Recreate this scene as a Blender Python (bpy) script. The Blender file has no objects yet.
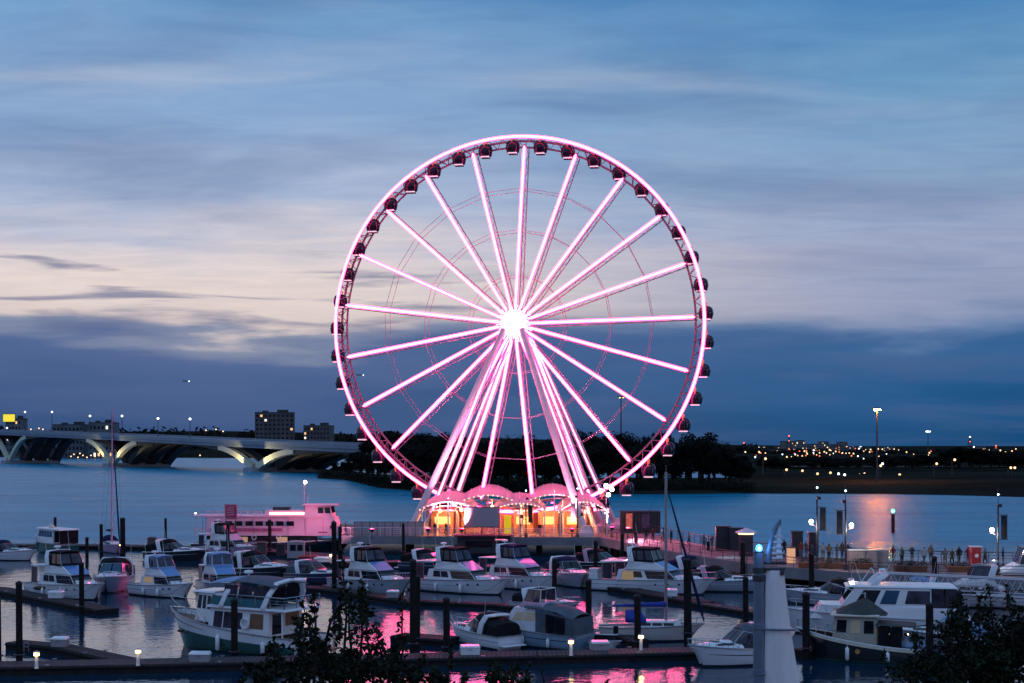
import bpy, bmesh, math, random
from math import sin, cos, pi, radians as R
from mathutils import Vector, Matrix
random.seed(11)
F = 1422.0; H = 14.0; HZ = 445.0       # focal length in pixels, eye height above the water, horizon row
def X(px, Y): return (px - 512) * Y / F
def YW(py, z=0.0): return F * (H - z) / (py - HZ)
def W(px, py, z=0.0):
    Y = YW(py, z); return Vector((X(px, Y), Y, z))
def Z(py, Y): return H - (py - HZ) * Y / F
sc = bpy.context.scene
COL = sc.collection

# ---------------------------------------------------------------- materials
M = {}
def mat(name, col, rough=.5, metal=0., var=.15, scale=1.5, emit=None, es=0., bump=0., coat=0., stretch=None, trans=0.):
    m = bpy.data.materials.new(name); m.use_nodes = True
    nt = m.node_tree; N = nt.nodes; b = N['Principled BSDF']
    b.inputs['Roughness'].default_value = rough; b.inputs['Metallic'].default_value = metal
    b.inputs['Coat Weight'].default_value = coat
    if rough >= .95: b.inputs['Specular IOR Level'].default_value = 0
    elif name in ('piling', 'pile_cap', 'leaf', 'dock_side', 'dock_top', 'dock_dark', 'dock_red', 'bark', 'canvas_black', 'canvas_navy', 'rubber', 'cont_dark'): b.inputs['Specular IOR Level'].default_value = .12
    if trans: b.inputs['Transmission Weight'].default_value = trans
    c = (col[0], col[1], col[2], 1)
    if var > 0:
        tc = N.new('ShaderNodeTexCoord'); no = N.new('ShaderNodeTexNoise'); no.inputs['Scale'].default_value = scale
        no.inputs['Detail'].default_value = 5
        src = tc.outputs['Object']
        if stretch:
            mp = N.new('ShaderNodeMapping'); mp.inputs['Scale'].default_value = stretch
            nt.links.new(src, mp.inputs[0]); src = mp.outputs[0]
        nt.links.new(src, no.inputs['Vector'])
        mx = N.new('ShaderNodeMix'); mx.data_type = 'RGBA'
        mx.inputs[6].default_value = tuple(x * (1 - var) for x in col) + (1,)
        mx.inputs[7].default_value = tuple(min(1, x * (1 + var)) for x in col) + (1,)
        rm = N.new('ShaderNodeMapRange'); rm.inputs[1].default_value = .3; rm.inputs[2].default_value = .7
        nt.links.new(no.outputs[0], rm.inputs[0]); nt.links.new(rm.outputs[0], mx.inputs[0])
        nt.links.new(mx.outputs[2], b.inputs['Base Color'])
        if bump:
            bp = N.new('ShaderNodeBump'); bp.inputs['Strength'].default_value = bump; bp.inputs['Distance'].default_value = .05
            nt.links.new(no.outputs[0], bp.inputs['Height']); nt.links.new(bp.outputs[0], b.inputs['Normal'])
    else: b.inputs['Base Color'].default_value = c
    if emit:
        b.inputs['Emission Color'].default_value = tuple(emit) + (1,); b.inputs['Emission Strength'].default_value = es
    M[name] = m; return m
def wood(name, col, gap=.28, axis=0):
    m = mat(name, col, .75, 0, .35, 3, bump=.4, stretch=(1, 1, .3))
    nt = m.node_tree; N = nt.nodes; b = N['Principled BSDF']
    src = b.inputs['Base Color'].links[0].from_socket
    tc = N.new('ShaderNodeTexCoord'); wv = N.new('ShaderNodeTexWave'); wv.bands_direction = 'XY'[axis]
    wv.inputs['Scale'].default_value = .314 / gap; wv.inputs['Distortion'].default_value = .15
    rp = N.new('ShaderNodeValToRGB'); rp.color_ramp.elements[0].position = .02; rp.color_ramp.elements[1].position = .12
    rp.color_ramp.elements[0].color = (.25, .25, .25, 1)
    mx = N.new('ShaderNodeMix'); mx.data_type = 'RGBA'; mx.blend_type = 'MULTIPLY'; mx.inputs[0].default_value = 1
    nt.links.new(tc.outputs['Object'], wv.inputs[0]); nt.links.new(wv.outputs[1], rp.inputs[0])
    nt.links.new(src, mx.inputs[6]); nt.links.new(rp.outputs[0], mx.inputs[7]); nt.links.new(mx.outputs[2], b.inputs['Base Color'])
    return m

PINK = (1, .10, .38)
mat('white', (.80, .80, .82), .25, 0, .05, .8, coat=.4)
mat('cream', (.46, .42, .34), .35, 0, .08, 1)
mat('hull_white', (.74, .74, .78), .22, 0, .08, .5, coat=.5)
mat('hull_grey', (.36, .39, .46), .25, 0, .1, .5, coat=.5)
mat('hull_green', (.02, .09, .075), .15, 0, .25, .6, coat=.6)
mat('hull_black', (.012, .013, .018), .2, 0, .2, .6, coat=.5)
mat('hull_navy', (.015, .03, .08), .2, 0, .2, .6, coat=.5)
mat('hull_blue', (.20, .29, .40), .3, 0, .1, .6, coat=.3)
mat('boot', (.02, .02, .03), .5, 0, .3, 2)
mat('boot_red', (.10, .015, .012), .5, 0, .3, 2)
mat('deck', (.55, .55, .56), .6, 0, .12, 2)
mat('teak', (.20, .11, .06), .6, 0, .3, 3, stretch=(1, 8, 1))
mat('brow', (.10, .26, .56), .18, 0, .1, .4, coat=.6)  # white fibreglass; the blue is the sky's reflection painted in
mat('glass', (.010, .013, .02), .04, 0, .0)
mat('glass_blue', (.03, .09, .16), .05, 0, .3, .8)
mat('glass_clear', (.055, .045, .065), .05, 0, .5, 1.4)
mat('canvas_black', (.012, .012, .016), .8, 0, .3, 2, bump=.3)
mat('canvas_navy', (.012, .02, .06), .8, 0, .3, 2, bump=.3)
mat('canvas_blue', (.008, .035, .30), .7, 0, .25, 2, bump=.4)
mat('canvas_grey', (.07, .095, .125), .75, 0, .2, 2, bump=.3)
mat('canvas_green', (.045, .05, .045), .8, 0, .3, 2, bump=.3)
mat('canvas_sky', (.16, .28, .48), .55, 0, .15, 1.2, bump=.3)
mat('canvas_teal', (.02, .13, .16), .6, 0, .2, 1.2, bump=.3)
mat('cover_cream', (.70, .62, .50), .7, 0, .15, 2, bump=.4)
mat('chrome', (.55, .56, .6), .2, 1, .05, 2)
mat('alu', (.42, .43, .47), .35, .8, .1, 2)
mat('red', (.35, .02, .03), .5, 0, .15, 2)
mat('orange', (.16, .06, .03), .6, 0, .15, 2)
mat('rubber', (.02, .02, .022), .7, 0, .2, 3)
mat('lit_cabin', (.4, .3, .15), .4, 0, 0, emit=(1, .62, .28), es=.17)
mat('lamp_warm', (.9, .7, .4), .4, 0, 0, emit=(1, .60, .22), es=9)
mat('lamp_white', (.9, .9, .9), .4, 0, 0, emit=(1, .84, .70), es=26)
mat('lamp_far', (.9, .8, .6), .4, 0, 0, emit=(1, .56, .24), es=2.4)
mat('lamp_far_white', (.9, .9, .9), .4, 0, 0, emit=(.85, .92, 1), es=3)
mat('lamp_far_red', (.9, .2, .1), .4, 0, 0, emit=(1, .16, .06), es=2.4)
mat('lamp_sodium', (.9, .8, .6), .4, 0, 0, emit=(1, .27, .018), es=1900)
mat('lamp_blue', (.1, .4, 1), .4, 0, 0, emit=(.04, .30, 1), es=7)
mat('lamp_cyan', (.4, .9, 1), .4, 0, 0, emit=(.45, .85, 1), es=9)
mat('lamp_green', (.1, .9, .5), .4, 0, 0, emit=(.1, 1, .6), es=7)
mat('billboard', (.9, .7, .1), .4, 0, 0, emit=(1, .72, .02), es=.85)
mat('led', (1, .6, .8), .4, 0, 0, emit=(1, .10, .36), es=15)
mat('led_core', (1, .6, .8), .4, 0, 0, emit=(1, .10, .36), es=16)
mat('led_soft', (1, .5, .7), .4, 0, 0, emit=(1, .025, .15), es=18)
mat('led_hub', (1, .8, .9), .4, 0, 0, emit=(1, .34, .54), es=4.5)
mat('steel_white', (.62, .58, .62), .4, 0, .08, 1)
mat('steel_grey', (.22, .20, .24), .5, .2, .1, 1)
mat('steel_dark', (.05, .05, .06), .5, .3, .2, 2)
mat('cable', (.34, .30, .38), .5, .2, .1, 2)
mat('pod', (.015, .012, .03), .10, .1, .1, 1)
mat('pod_led', (.8, .7, .8), .4, 0, 0, emit=(1, .62, .72), es=.8)
mat('pod_hanger', (.5, .1, .05), .4, 0, 0, emit=(1, .25, .12), es=.45)
mat('membrane', (.60, .54, .56), .55, 0, .06, .6)
m_ = M['membrane']; t_ = m_.node_tree; tl = t_.nodes.new('ShaderNodeBsdfTranslucent'); tl.inputs[0].default_value = (.75, .60, .62, 1); mx_ = t_.nodes.new('ShaderNodeMixShader'); mx_.inputs[0].default_value = .45
t_.links.new(t_.nodes['Principled BSDF'].outputs[0], mx_.inputs[1]); t_.links.new(tl.outputs[0], mx_.inputs[2]); t_.links.new(mx_.outputs[0], t_.nodes['Material Output'].inputs[0])
mat('concrete', (.20, .19, .21), .8, 0, .22, .35, bump=.3)
mat('concrete_dark', (.12, .12, .13), .85, 0, .25, .6, bump=.3)
mat('dock_side', (.022, .02, .022), .8, 0, .3, 2, bump=.3)
wood('dock_top', (.085, .065, .072), .3, 0)
wood('dock_dark', (.045, .036, .04), .3, 0)
wood('pier_top', (.17, .12, .12), .3, 0)
mat('piling', (.018, .015, .016), .85, 0, .4, 3, bump=.6, stretch=(3, 3, .5))
mat('pile_cap', (.03, .03, .035), .6, 0, .2, 3)
mat('bark', (.035, .028, .022), .9, 0, .4, 6, bump=.6)
mat('leaf', (.012, .017, .008), .55, 0, .6, 1.3)
mat('leaf_dark', (.016, .022, .012), .6, 0, .5, .7)
mat('leaf_far', (.016, .017, .015), 1, 0, .5, .15)
mat('ground', (.020, .022, .018), 1, 0, .5, .02)
mat('asphalt', (.05, .05, .052), .9, 0, .2, .2)
mat('bridge', (.22, .25, .30), .8, 0, .12, .05)
mat('bridge_shaded', (.045, .045, .05), .9, 0, .2, .05)  # rear arms and girders: their shade is put into this dark tone
mat('brick', (.10, .075, .065), .9, 0, .25, .2)
mat('building', (.12, .115, .12), .9, 0, .25, .1)
mat('roofing', (.05, .05, .055), .9, 0, .2, .2)
mat('sail_cloth', (.88, .80, .80), .55, 0, .10, 1.4, bump=.15, stretch=(2, 2, .4))
mat('pole_grey', (.16, .20, .28), .45, .2, .12, 2)
mat('skin', (.28, .17, .12), .6, 0, .05, 2)
mat('hair', (.02, .015, .012), .7, 0, .2, 4)
for n, c in dict(black=(.012, .012, .016), navy=(.02, .03, .07), grey=(.13, .13, .14), white=(.34, .34, .36), red=(.20, .02, .02), brown=(.10, .06, .035), denim=(.04, .06, .12), green=(.04, .08, .05), tan=(.16, .12, .08)).items():
    mat('cloth_' + n, c, .85, 0, .15, 5)

# ---------------------------------------------------------------- mesh builder
class MB:
    def __init__(s): s.v = []; s.f = []; s.m = []
    def add(s, vs, fs, mi=0):
        o = len(s.v); s.v += [tuple(p) for p in vs]; s.f += [tuple(i + o for i in f) for f in fs]; s.m += [mi] * len(fs); return s
    def box(s, c, d, rz=0, mi=0):
        a, b, h = d[0] / 2, d[1] / 2, d[2] / 2; cr, sr = cos(rz), sin(rz)
        vs = [(c[0] + x * cr - y * sr, c[1] + x * sr + y * cr, c[2] + z) for z in (-h, h) for x, y in ((-a, -b), (a, -b), (a, b), (-a, b))]
        return s.add(vs, [(3, 2, 1, 0), (4, 5, 6, 7), (0, 1, 5, 4), (1, 2, 6, 5), (2, 3, 7, 6), (3, 0, 4, 7)], mi)
    def hexa(s, b, t, mi=0):
        return s.add(list(b) + list(t), [(3, 2, 1, 0), (4, 5, 6, 7), (0, 1, 5, 4), (1, 2, 6, 5), (2, 3, 7, 6), (3, 0, 4, 7)], mi)
    def prism(s, poly, z0, z1, mi=0, mtop=None):
        n = len(poly); s.add([(p[0], p[1], z0) for p in poly] + [(p[0], p[1], z1) for p in poly],
              [tuple(reversed(range(n)))] + [(i, (i + 1) % n, n + (i + 1) % n, n + i) for i in range(n)], mi)
        s.add([(p[0], p[1], z1) for p in poly], [tuple(range(n))], mi if mtop is None else mtop); return s
    def tube(s, pts, r, n=8, mi=0, closed=False, cap=True):
        pts = [Vector(p) for p in pts]; k = len(pts)
        rs = r if isinstance(r, (list, tuple)) else [r] * k
        vs = []; up = None
        for i, p in enumerate(pts):
            if closed: t = pts[(i + 1) % k] - pts[i - 1]
            else: t = pts[min(i + 1, k - 1)] - pts[max(i - 1, 0)]
            t.normalize()
            if up is None:
                a = Vector((0, 0, 1)) if abs(t.z) < .9 else Vector((1, 0, 0))
                up = (a - t * a.dot(t)).normalized()
            else:
                up = up - t * up.dot(t); up = up.normalized() if up.length > 1e-5 else t.orthogonal().normalized()
            q = t.cross(up)
            vs += [p + (up * cos(2 * pi * j / n) + q * sin(2 * pi * j / n)) * rs[i] for j in range(n)]
        fs = []
        for i in range(k if closed else k - 1):
            a, b = i * n, ((i + 1) % k) * n
            fs += [(a + j, a + (j + 1) % n, b + (j + 1) % n, b + j) for j in range(n)]
        if cap and not closed: fs += [tuple(reversed(range(n))), tuple(range((k - 1) * n, k * n))]
        return s.add(vs, fs, mi)
    def lathe(s, prof, n=16, c=(0, 0, 0), mi=0, axis='z'):
        vs = []
        for r, z in prof:
            for j in range(n):
                a = 2 * pi * j / n; x, y = r * cos(a), r * sin(a)
                vs.append((c[0] + x, c[1] + y, c[2] + z) if axis == 'z' else (c[0] + x, c[1] + z, c[2] + y))
        fs = [(i * n + j, i * n + (j + 1) % n, (i + 1) * n + (j + 1) % n, (i + 1) * n + j) for i in range(len(prof) - 1) for j in range(n)]
        fs += [tuple(reversed(range(n))), tuple(range((len(prof) - 1) * n, len(prof) * n))]
        return s.add(vs, fs, mi)
    def ball(s, c, r, n=10, mi=0, sz=1.):
        k = max(4, n // 2)
        return s.lathe([(max(.001, r * sin(pi * i / k)), -r * sz * cos(pi * i / k)) for i in range(k + 1)], n, c, mi)
    def loft(s, rings, mi=0, cap=True, closed=True):
        n = len(rings[0]); vs = [p for r in rings for p in r]; fs = []
        for i in range(len(rings) - 1):
            for j in range(n if closed else n - 1):
                fs.append((i * n + j, i * n + (j + 1) % n, (i + 1) * n + (j + 1) % n, (i + 1) * n + j))
        if cap and closed: fs += [tuple(reversed(range(n))), tuple(range((len(rings) - 1) * n, len(rings) * n))]
        return s.add(vs, fs, mi)
    def sheet(s, rows, th, mi=0):
        """a grid of points given real thickness th downward"""
        n = len(rows[0]); k = len(rows); top = [Vector(p) for r in rows for p in r]; bot = [p - Vector((0, 0, th)) for p in top]
        fs = []
        for i in range(k - 1):
            for j in range(n - 1):
                a = i * n + j; q = (a, a + 1, a + n + 1, a + n); fs.append(q); fs.append(tuple(x + n * k for x in reversed(q)))
        ed = [(i * n, (i + 1) * n) for i in range(k - 1)] + [((i + 1) * n - 1, (i + 2) * n - 1) for i in range(k - 1)] + [(j, j + 1) for j in range(n - 1)] + [((k - 1) * n + j, (k - 1) * n + j + 1) for j in range(n - 1)]
        fs += [(a, b, b + n * k, a + n * k) for a, b in ed]
        return s.add(top + bot, fs, mi)
    def panel(s, q, u0, u1, v0, v1, off=.02, mi=0, th=.03, n=1):
        """thin slab lying on the quad q = (b0, b1, t1, t0)"""
        q = [Vector(p) for p in q]; nn = (q[1] - q[0]).cross(q[3] - q[0]).normalized()
        def P(u, v): return (q[0] * (1 - u) + q[1] * u) * (1 - v) + (q[3] * (1 - u) + q[2] * u) * v
        g = .12 * (u1 - u0) / n if n > 1 else 0
        for k in range(n):
            a = u0 + (u1 - u0) * k / n + g / 2; b = u0 + (u1 - u0) * (k + 1) / n - g / 2
            o = [P(a, v0), P(b, v0), P(b, v1), P(a, v1)]
            s.hexa([p + nn * (off - th) for p in o], [p + nn * off for p in o], mi)
        return s
    def build(s, name, mats, parent=None, smooth=False, bev=0., loc=None, rz=None, sub=0):
        me = bpy.data.meshes.new(name); me.from_pydata(s.v, [], s.f)
        if isinstance(mats, str): mats = [mats]
        for k in mats: me.materials.append(M[k])
        if len(mats) > 1: me.polygons.foreach_set('material_index', s.m)
        me.validate(); me.update()
        bm = bmesh.new(); bm.from_mesh(me)
        if not getattr(s, 'raw', False): bmesh.ops.recalc_face_normals(bm, faces=bm.faces)
        if smooth:
            for f in bm.faces: f.smooth = len(f.verts) < 6
            for e in bm.edges:
                if len(e.link_faces) == 2 and e.calc_face_angle(0) > .7: e.smooth = False
        bm.to_mesh(me); bm.free()
        o = bpy.data.objects.new(name, me); COL.objects.link(o)
        if parent: o.parent = parent
        if loc is not None: o.location = loc
        if rz is not None: o.rotation_euler[2] = rz
        if bev:
            b = o.modifiers.new('bevel', 'BEVEL'); b.width = bev; b.segments = 2; b.limit_method = 'ANGLE'; b.harden_normals = False
        return o
def split(mb, name, mats, parent=None, **k):
    """one object per loose piece"""
    par = list(range(len(mb.v)))
    def fd(a):
        while par[a] != a: par[a] = par[par[a]]; a = par[a]
        return a
    for f in mb.f:
        for q in f[1:]: par[fd(q)] = fd(f[0])
    gr = {}
    for f, m_ in zip(mb.f, mb.m): gr.setdefault(fd(f[0]), []).append((f, m_))
    for fs in gr.values():
        ids = sorted({i for f, _ in fs for i in f}); mp = {i: n for n, i in enumerate(ids)}
        q = MB(); q.v = [mb.v[i] for i in ids]; q.f = [tuple(mp[i] for i in f) for f, _ in fs]; q.m = [m_ for _, m_ in fs]; q.build(name, mats, parent, **k)
def tag(o, label=None, cat=None, group=None, kind=None):
    if label: o['label'] = label
    if cat: o['category'] = cat
    if group: o['group'] = group
    if kind: o['kind'] = kind
    return o
def empty(name, loc, rz=0, label=None, cat=None, group=None):
    o = bpy.data.objects.new(name, None); COL.objects.link(o); o.location = loc; o.rotation_euler = (0, 0, rz); o.empty_display_size = .5
    return tag(o, label, cat, group)
def copy_tree(o, parent=None):
    c = o.copy(); COL.objects.link(c); c.parent = parent
    for ch in list(o.children): copy_tree(ch, c)
    return c
def dup(o, loc, rz=None, label=None, group=None, scale=None):
    c = copy_tree(o); c.location = loc
    if rz is not None: c.rotation_euler[2] = rz
    if label: c['label'] = label
    if group: c['group'] = group
    if scale: c.scale = scale if isinstance(scale, tuple) else (scale,) * 3
    return c
def lamp(name, loc, energy, col, rad=.3, parent=None):
    l = bpy.data.lights.new(name, 'POINT'); l.energy = energy; l.color = col; l.shadow_soft_size = rad
    o = bpy.data.objects.new(name, l); COL.objects.link(o); o.location = loc
    if parent: o.parent = parent
    return o
mat('win_warm', (.4, .3, .2), .5, 0, 0, emit=(1, .50, .20), es=1.3)
mat('win_white', (.4, .4, .4), .5, 0, 0, emit=(1, .86, .66), es=1.5)
mat('win_red', (.4, .1, .1), .5, 0, 0, emit=(1, .18, .10), es=1.5)
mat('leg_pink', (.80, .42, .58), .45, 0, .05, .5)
mat('bulb', (1, .8, .6), .4, 0, 0, emit=(1, .62, .40), es=4)
mat('lantern_w', (1, .8, .6), .4, 0, 0, emit=(1, .55, .18), es=6)
mat('booth_orange', (.42, .20, .10), .6, 0, .2, 1)
mat('win_booth', (.5, .3, .15), .4, 0, 0, emit=(1, .52, .14), es=1.6)
mat('yellow_lit', (.6, .5, .02), .5, 0, 0, emit=(.9, .62, .01), es=.55)
mat('lamp_white_s', (.9, .9, .9), .4, 0, 0, emit=(1, .88, .92), es=9)
mat('panel_pink', (.55, .22, .26), .6, 0, .2, 1)
mat('panel_pale', (.34, .31, .34), .6, 0, .12, 1)
mat('panel_screen', (.34, .33, .38), .35, 0, .08, .4)
mat('canopy_red', (.16, .03, .06), .7, 0, .2, 1)
mat('sign_pink', (.5, .1, .2), .5, 0, 0, emit=(1, .25, .4), es=1.0)
mat('poster', (.4, .1, .1), .5, 0, .6, 3, emit=(.9, .20, .12), es=.3)
mat('poster_dim', (.10, .06, .13), .5, 0, .4, 2)
mat('cont_dark', (.05, .045, .06), .6, 0, .2, 1)
mat('banner', (.018, .02, .028), .8, 0, .7, 2)
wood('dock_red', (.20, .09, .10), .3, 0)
mat('hull_pink', (.55, .34, .46), .3, 0, .1, 1, coat=.3); mat('mast_pink', (.55, .30, .40), .4, 0, .1, 1)  # pink light falling on pale hulls is put into this hull colour
mat('tour_pinklit', (.86, .50, .62), .5, 0, .06, .6, bump=.05)  # white boat with the wheel's pink light put into its colour
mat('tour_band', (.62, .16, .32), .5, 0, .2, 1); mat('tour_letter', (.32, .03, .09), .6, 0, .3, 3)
mat('win_booth_dim', (.4, .3, .2), .4, 0, 0, emit=(1, .6, .25), es=.28)
mat('strip_warm', (1, .7, .6), .4, 0, 0, emit=(1, .50, .38), es=2.6); mat('lamp_mast', (1, .8, .7), .4, 0, 0, emit=(1, .75, .62), es=12)
mat('sign_back', (.30, .05, .12), .5, 0, .15, 1); mat('sign_mark', (.7, .35, .45), .5, 0, .1, 1)
mat('deck_glow', (1, .3, .5), .4, 0, 0, emit=(1, .20, .42), es=2.5)
mat('lit_dim', (.07, .045, .035), .5, 0, .2, 2, emit=(1, .55, .3), es=.015)
mat('lit_dim2', (.42, .38, .28), .3, 0, .1, 2, emit=(1, .8, .5), es=.03)
mat('hull_cream', (.55, .50, .48), .3, 0, .1, .8, coat=.3)
mat('brass', (.6, .35, .12), .4, .8, .1, 2)
# ---------------------------------------------------------------- camera, sky, sun
cam = bpy.data.cameras.new('camera'); co = bpy.data.objects.new('camera', cam); COL.objects.link(co)
co.location = (0, 0, H); co.rotation_euler = (R(90), 0, 0)
cam.sensor_width = 36; cam.lens = F / 1024 * 36; cam.shift_y = (HZ - 341.5) / 1024; cam.clip_end = 40000; cam.clip_start = .5
sc.camera = co
sc.view_settings.view_transform = 'Standard'; sc.view_settings.look = 'None'; sc.view_settings.gamma = 1; sc.view_settings.exposure = 0
sc.cycles.use_denoising = True; sc.cycles.max_bounces = 6; sc.cycles.sample_clamp_indirect = 12
sc.cycles.caustics_reflective = False; sc.cycles.caustics_refractive = False
def lin(c): return tuple(((x / 255 + .055) / 1.055) ** 2.4 if x > 10 else x / 255 / 12.92 for x in c) + (1,)
w = bpy.data.worlds.new('World'); sc.world = w; w.use_nodes = True
nt = w.node_tree; N = nt.nodes; L = nt.links
bg = N['Background']
def nd(t, **k):
    n = N.new(t)
    for a, b in k.items(): setattr(n, a, b)
    return n
def mth(op, a, b=None, clamp=False):
    n = nd('ShaderNodeMath', operation=op, use_clamp=clamp)
    for i, v in enumerate((a, b)):
        if v is None: continue
        if isinstance(v, (int, float)): n.inputs[i].default_value = v
        else: L.new(v, n.inputs[i])
    return n.outputs[0]
def mrange(v, a, b, c=0., d=1., smooth=True):
    n = nd('ShaderNodeMapRange'); n.interpolation_type = 'SMOOTHSTEP' if smooth else 'LINEAR'
    L.new(v, n.inputs[0])
    for i, q in enumerate((a, b, c, d)): n.inputs[i + 1].default_value = q
    return n.outputs[0]
def cmix(f, a, b, blend='MIX'):
    n = nd('ShaderNodeMix', data_type='RGBA', blend_type=blend)
    for i, v in ((0, f), (6, a), (7, b)):
        if isinstance(v, (int, float)): n.inputs[i].default_value = v
        elif isinstance(v, tuple): n.inputs[i].default_value = v
        else: L.new(v, n.inputs[i])
    return n.outputs[2]
tc = nd('ShaderNodeTexCoord'); sp = nd('ShaderNodeSeparateXYZ'); L.new(tc.outputs['Generated'], sp.inputs[0])
x, y, z = sp.outputs
zp = mth('ADD', mth('ABSOLUTE', z), .075)
cv = nd('ShaderNodeCombineXYZ'); L.new(mth('DIVIDE', x, zp), cv.inputs[0]); L.new(mth('DIVIDE', y, zp), cv.inputs[1])
def noise(vec, scale, detail, sx, sy, rot=0., loc=(0, 0, 0), dist=0., rough=.5):
    m = nd('ShaderNodeMapping'); m.inputs['Scale'].default_value = (sx, sy, 1); m.inputs['Rotation'].default_value = (0, 0, rot); m.inputs['Location'].default_value = loc
    L.new(vec, m.inputs[0]); n = nd('ShaderNodeTexNoise'); n.inputs['Scale'].default_value = scale; n.inputs['Detail'].default_value = detail
    n.inputs['Distortion'].default_value = dist; n.inputs['Roughness'].default_value = rough
    L.new(m.outputs[0], n.inputs[0]); return n.outputs[0]
n1 = noise(cv.outputs[0], .8, 7, .8, 1.3, .3, dist=.6)              # broad streaks
n2 = noise(cv.outputs[0], 1.7, 8, .45, 1.6, -.25, (3, 1, 0), .4)     # finer wisps
# low clouds are seen edge-on: noise in azimuth / elevation, stretched sideways
az = nd('ShaderNodeCombineXYZ'); L.new(x, az.inputs[0]); L.new(z, az.inputs[1])
n3 = noise(az.outputs[0], 6, 6, .8, 5.5, .05, (.4, .2, 0), .3)
n4 = noise(az.outputs[0], 9, 7, .7, 7, -.04, (2.1, .7, 0), .5)
zz = mth('ADD', z, mth('MULTIPLY', mth('SUBTRACT', n3, .5), .085))
def ramp(stops):
    n = nd('ShaderNodeValToRGB'); e = n.color_ramp.elements
    f = lambda py: max(0., (HZ - py) / 1422) / .5
    stops = sorted([(f(p), lin(c)) for p, c in stops], key=lambda t: t[0])
    e[0].position, e[0].color = stops[0]; e[1].position, e[1].color = stops[-1]
    for p, c in stops[1:-1]:
        q = e.new(p); q.color = c
    L.new(mrange(zz, 0, .5, smooth=False), n.inputs[0]); return n.outputs[0]
rl = ramp([(445, (56, 82, 126)), (400, (66, 90, 134)), (352, (80, 102, 146)), (334, (134, 142, 166)), (322, (214, 198, 194)), (290, (222, 208, 204)), (255, (208, 200, 206)), (210, (164, 178, 206)), (140, (140, 168, 204)), (60, (120, 158, 200)), (0, (78, 136, 186)), (-180, (100, 136, 178)), (-260, (110, 140, 180))])
rr = ramp([(445, (20, 72, 118)), (400, (34, 86, 134)), (345, (56, 98, 146)), (326, (100, 126, 166)), (300, (142, 152, 182)), (250, (150, 160, 190)), (180, (134, 160, 192)), (100, (102, 148, 188)), (0, (56, 118, 174)), (-180, (78, 122, 172)), (-260, (96, 132, 176))])
c = cmix(mrange(x, -.16, .32), rl, rr)
dark = mrange(n1, .47, .70); c = cmix(mth('MULTIPLY', dark, mth('MULTIPLY', mrange(z, .08, .19), .48)), c, cmix(mrange(x, -.1, .3), lin((98, 122, 162)), lin((62, 100, 150))))
lite = mrange(n2, .52, .80); c = cmix(mth('MULTIPLY', lite, mth('MULTIPLY', mrange(z, .08, .16), .72)), c, cmix(mrange(x, -.1, .3), lin((172, 184, 206)), lin((132, 158, 192))))
# long thin dark bars low on the left, and streaks through the low bank
band = mth('MULTIPLY', mth('MULTIPLY', mrange(z, .055, .09), mrange(z, .155, .12)), mrange(x, .08, -.05))
c = cmix(mth('MULTIPLY', mth('MULTIPLY', mrange(n4, .53, .66), band), .75), c, lin((104, 112, 146)))
band2 = mrange(z, .09, .06)
c = cmix(mth('MULTIPLY', mth('MULTIPLY', mrange(n4, .40, .68), band2), .30), c, lin((84, 100, 142)))
n5 = noise(cv.outputs[0], 4.2, 9, .7, 1.6, .2, (5, 2, 0), .7, .62)
c = cmix(mth('MULTIPLY', mrange(z, .05, .13), .85), c, cmix(mrange(n5, .30, .70, smooth=False), cmix(1., c, (.87, .90, .945, 1), 'MULTIPLY'), cmix(1., c, (1.13, 1.11, 1.07, 1), 'MULTIPLY')))
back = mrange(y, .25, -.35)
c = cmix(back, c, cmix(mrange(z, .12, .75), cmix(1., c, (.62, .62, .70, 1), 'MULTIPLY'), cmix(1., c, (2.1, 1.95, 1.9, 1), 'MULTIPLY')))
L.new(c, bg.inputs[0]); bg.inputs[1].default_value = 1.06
sun = bpy.data.lights.new('sun', 'SUN'); sun.energy = .12; sun.angle = R(12); sun.color = (1, .72, .62)
so = bpy.data.objects.new('sun', sun); COL.objects.link(so); so.rotation_euler = (R(84), 0, R(60)); so.location = (0, 0, 80)

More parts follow.
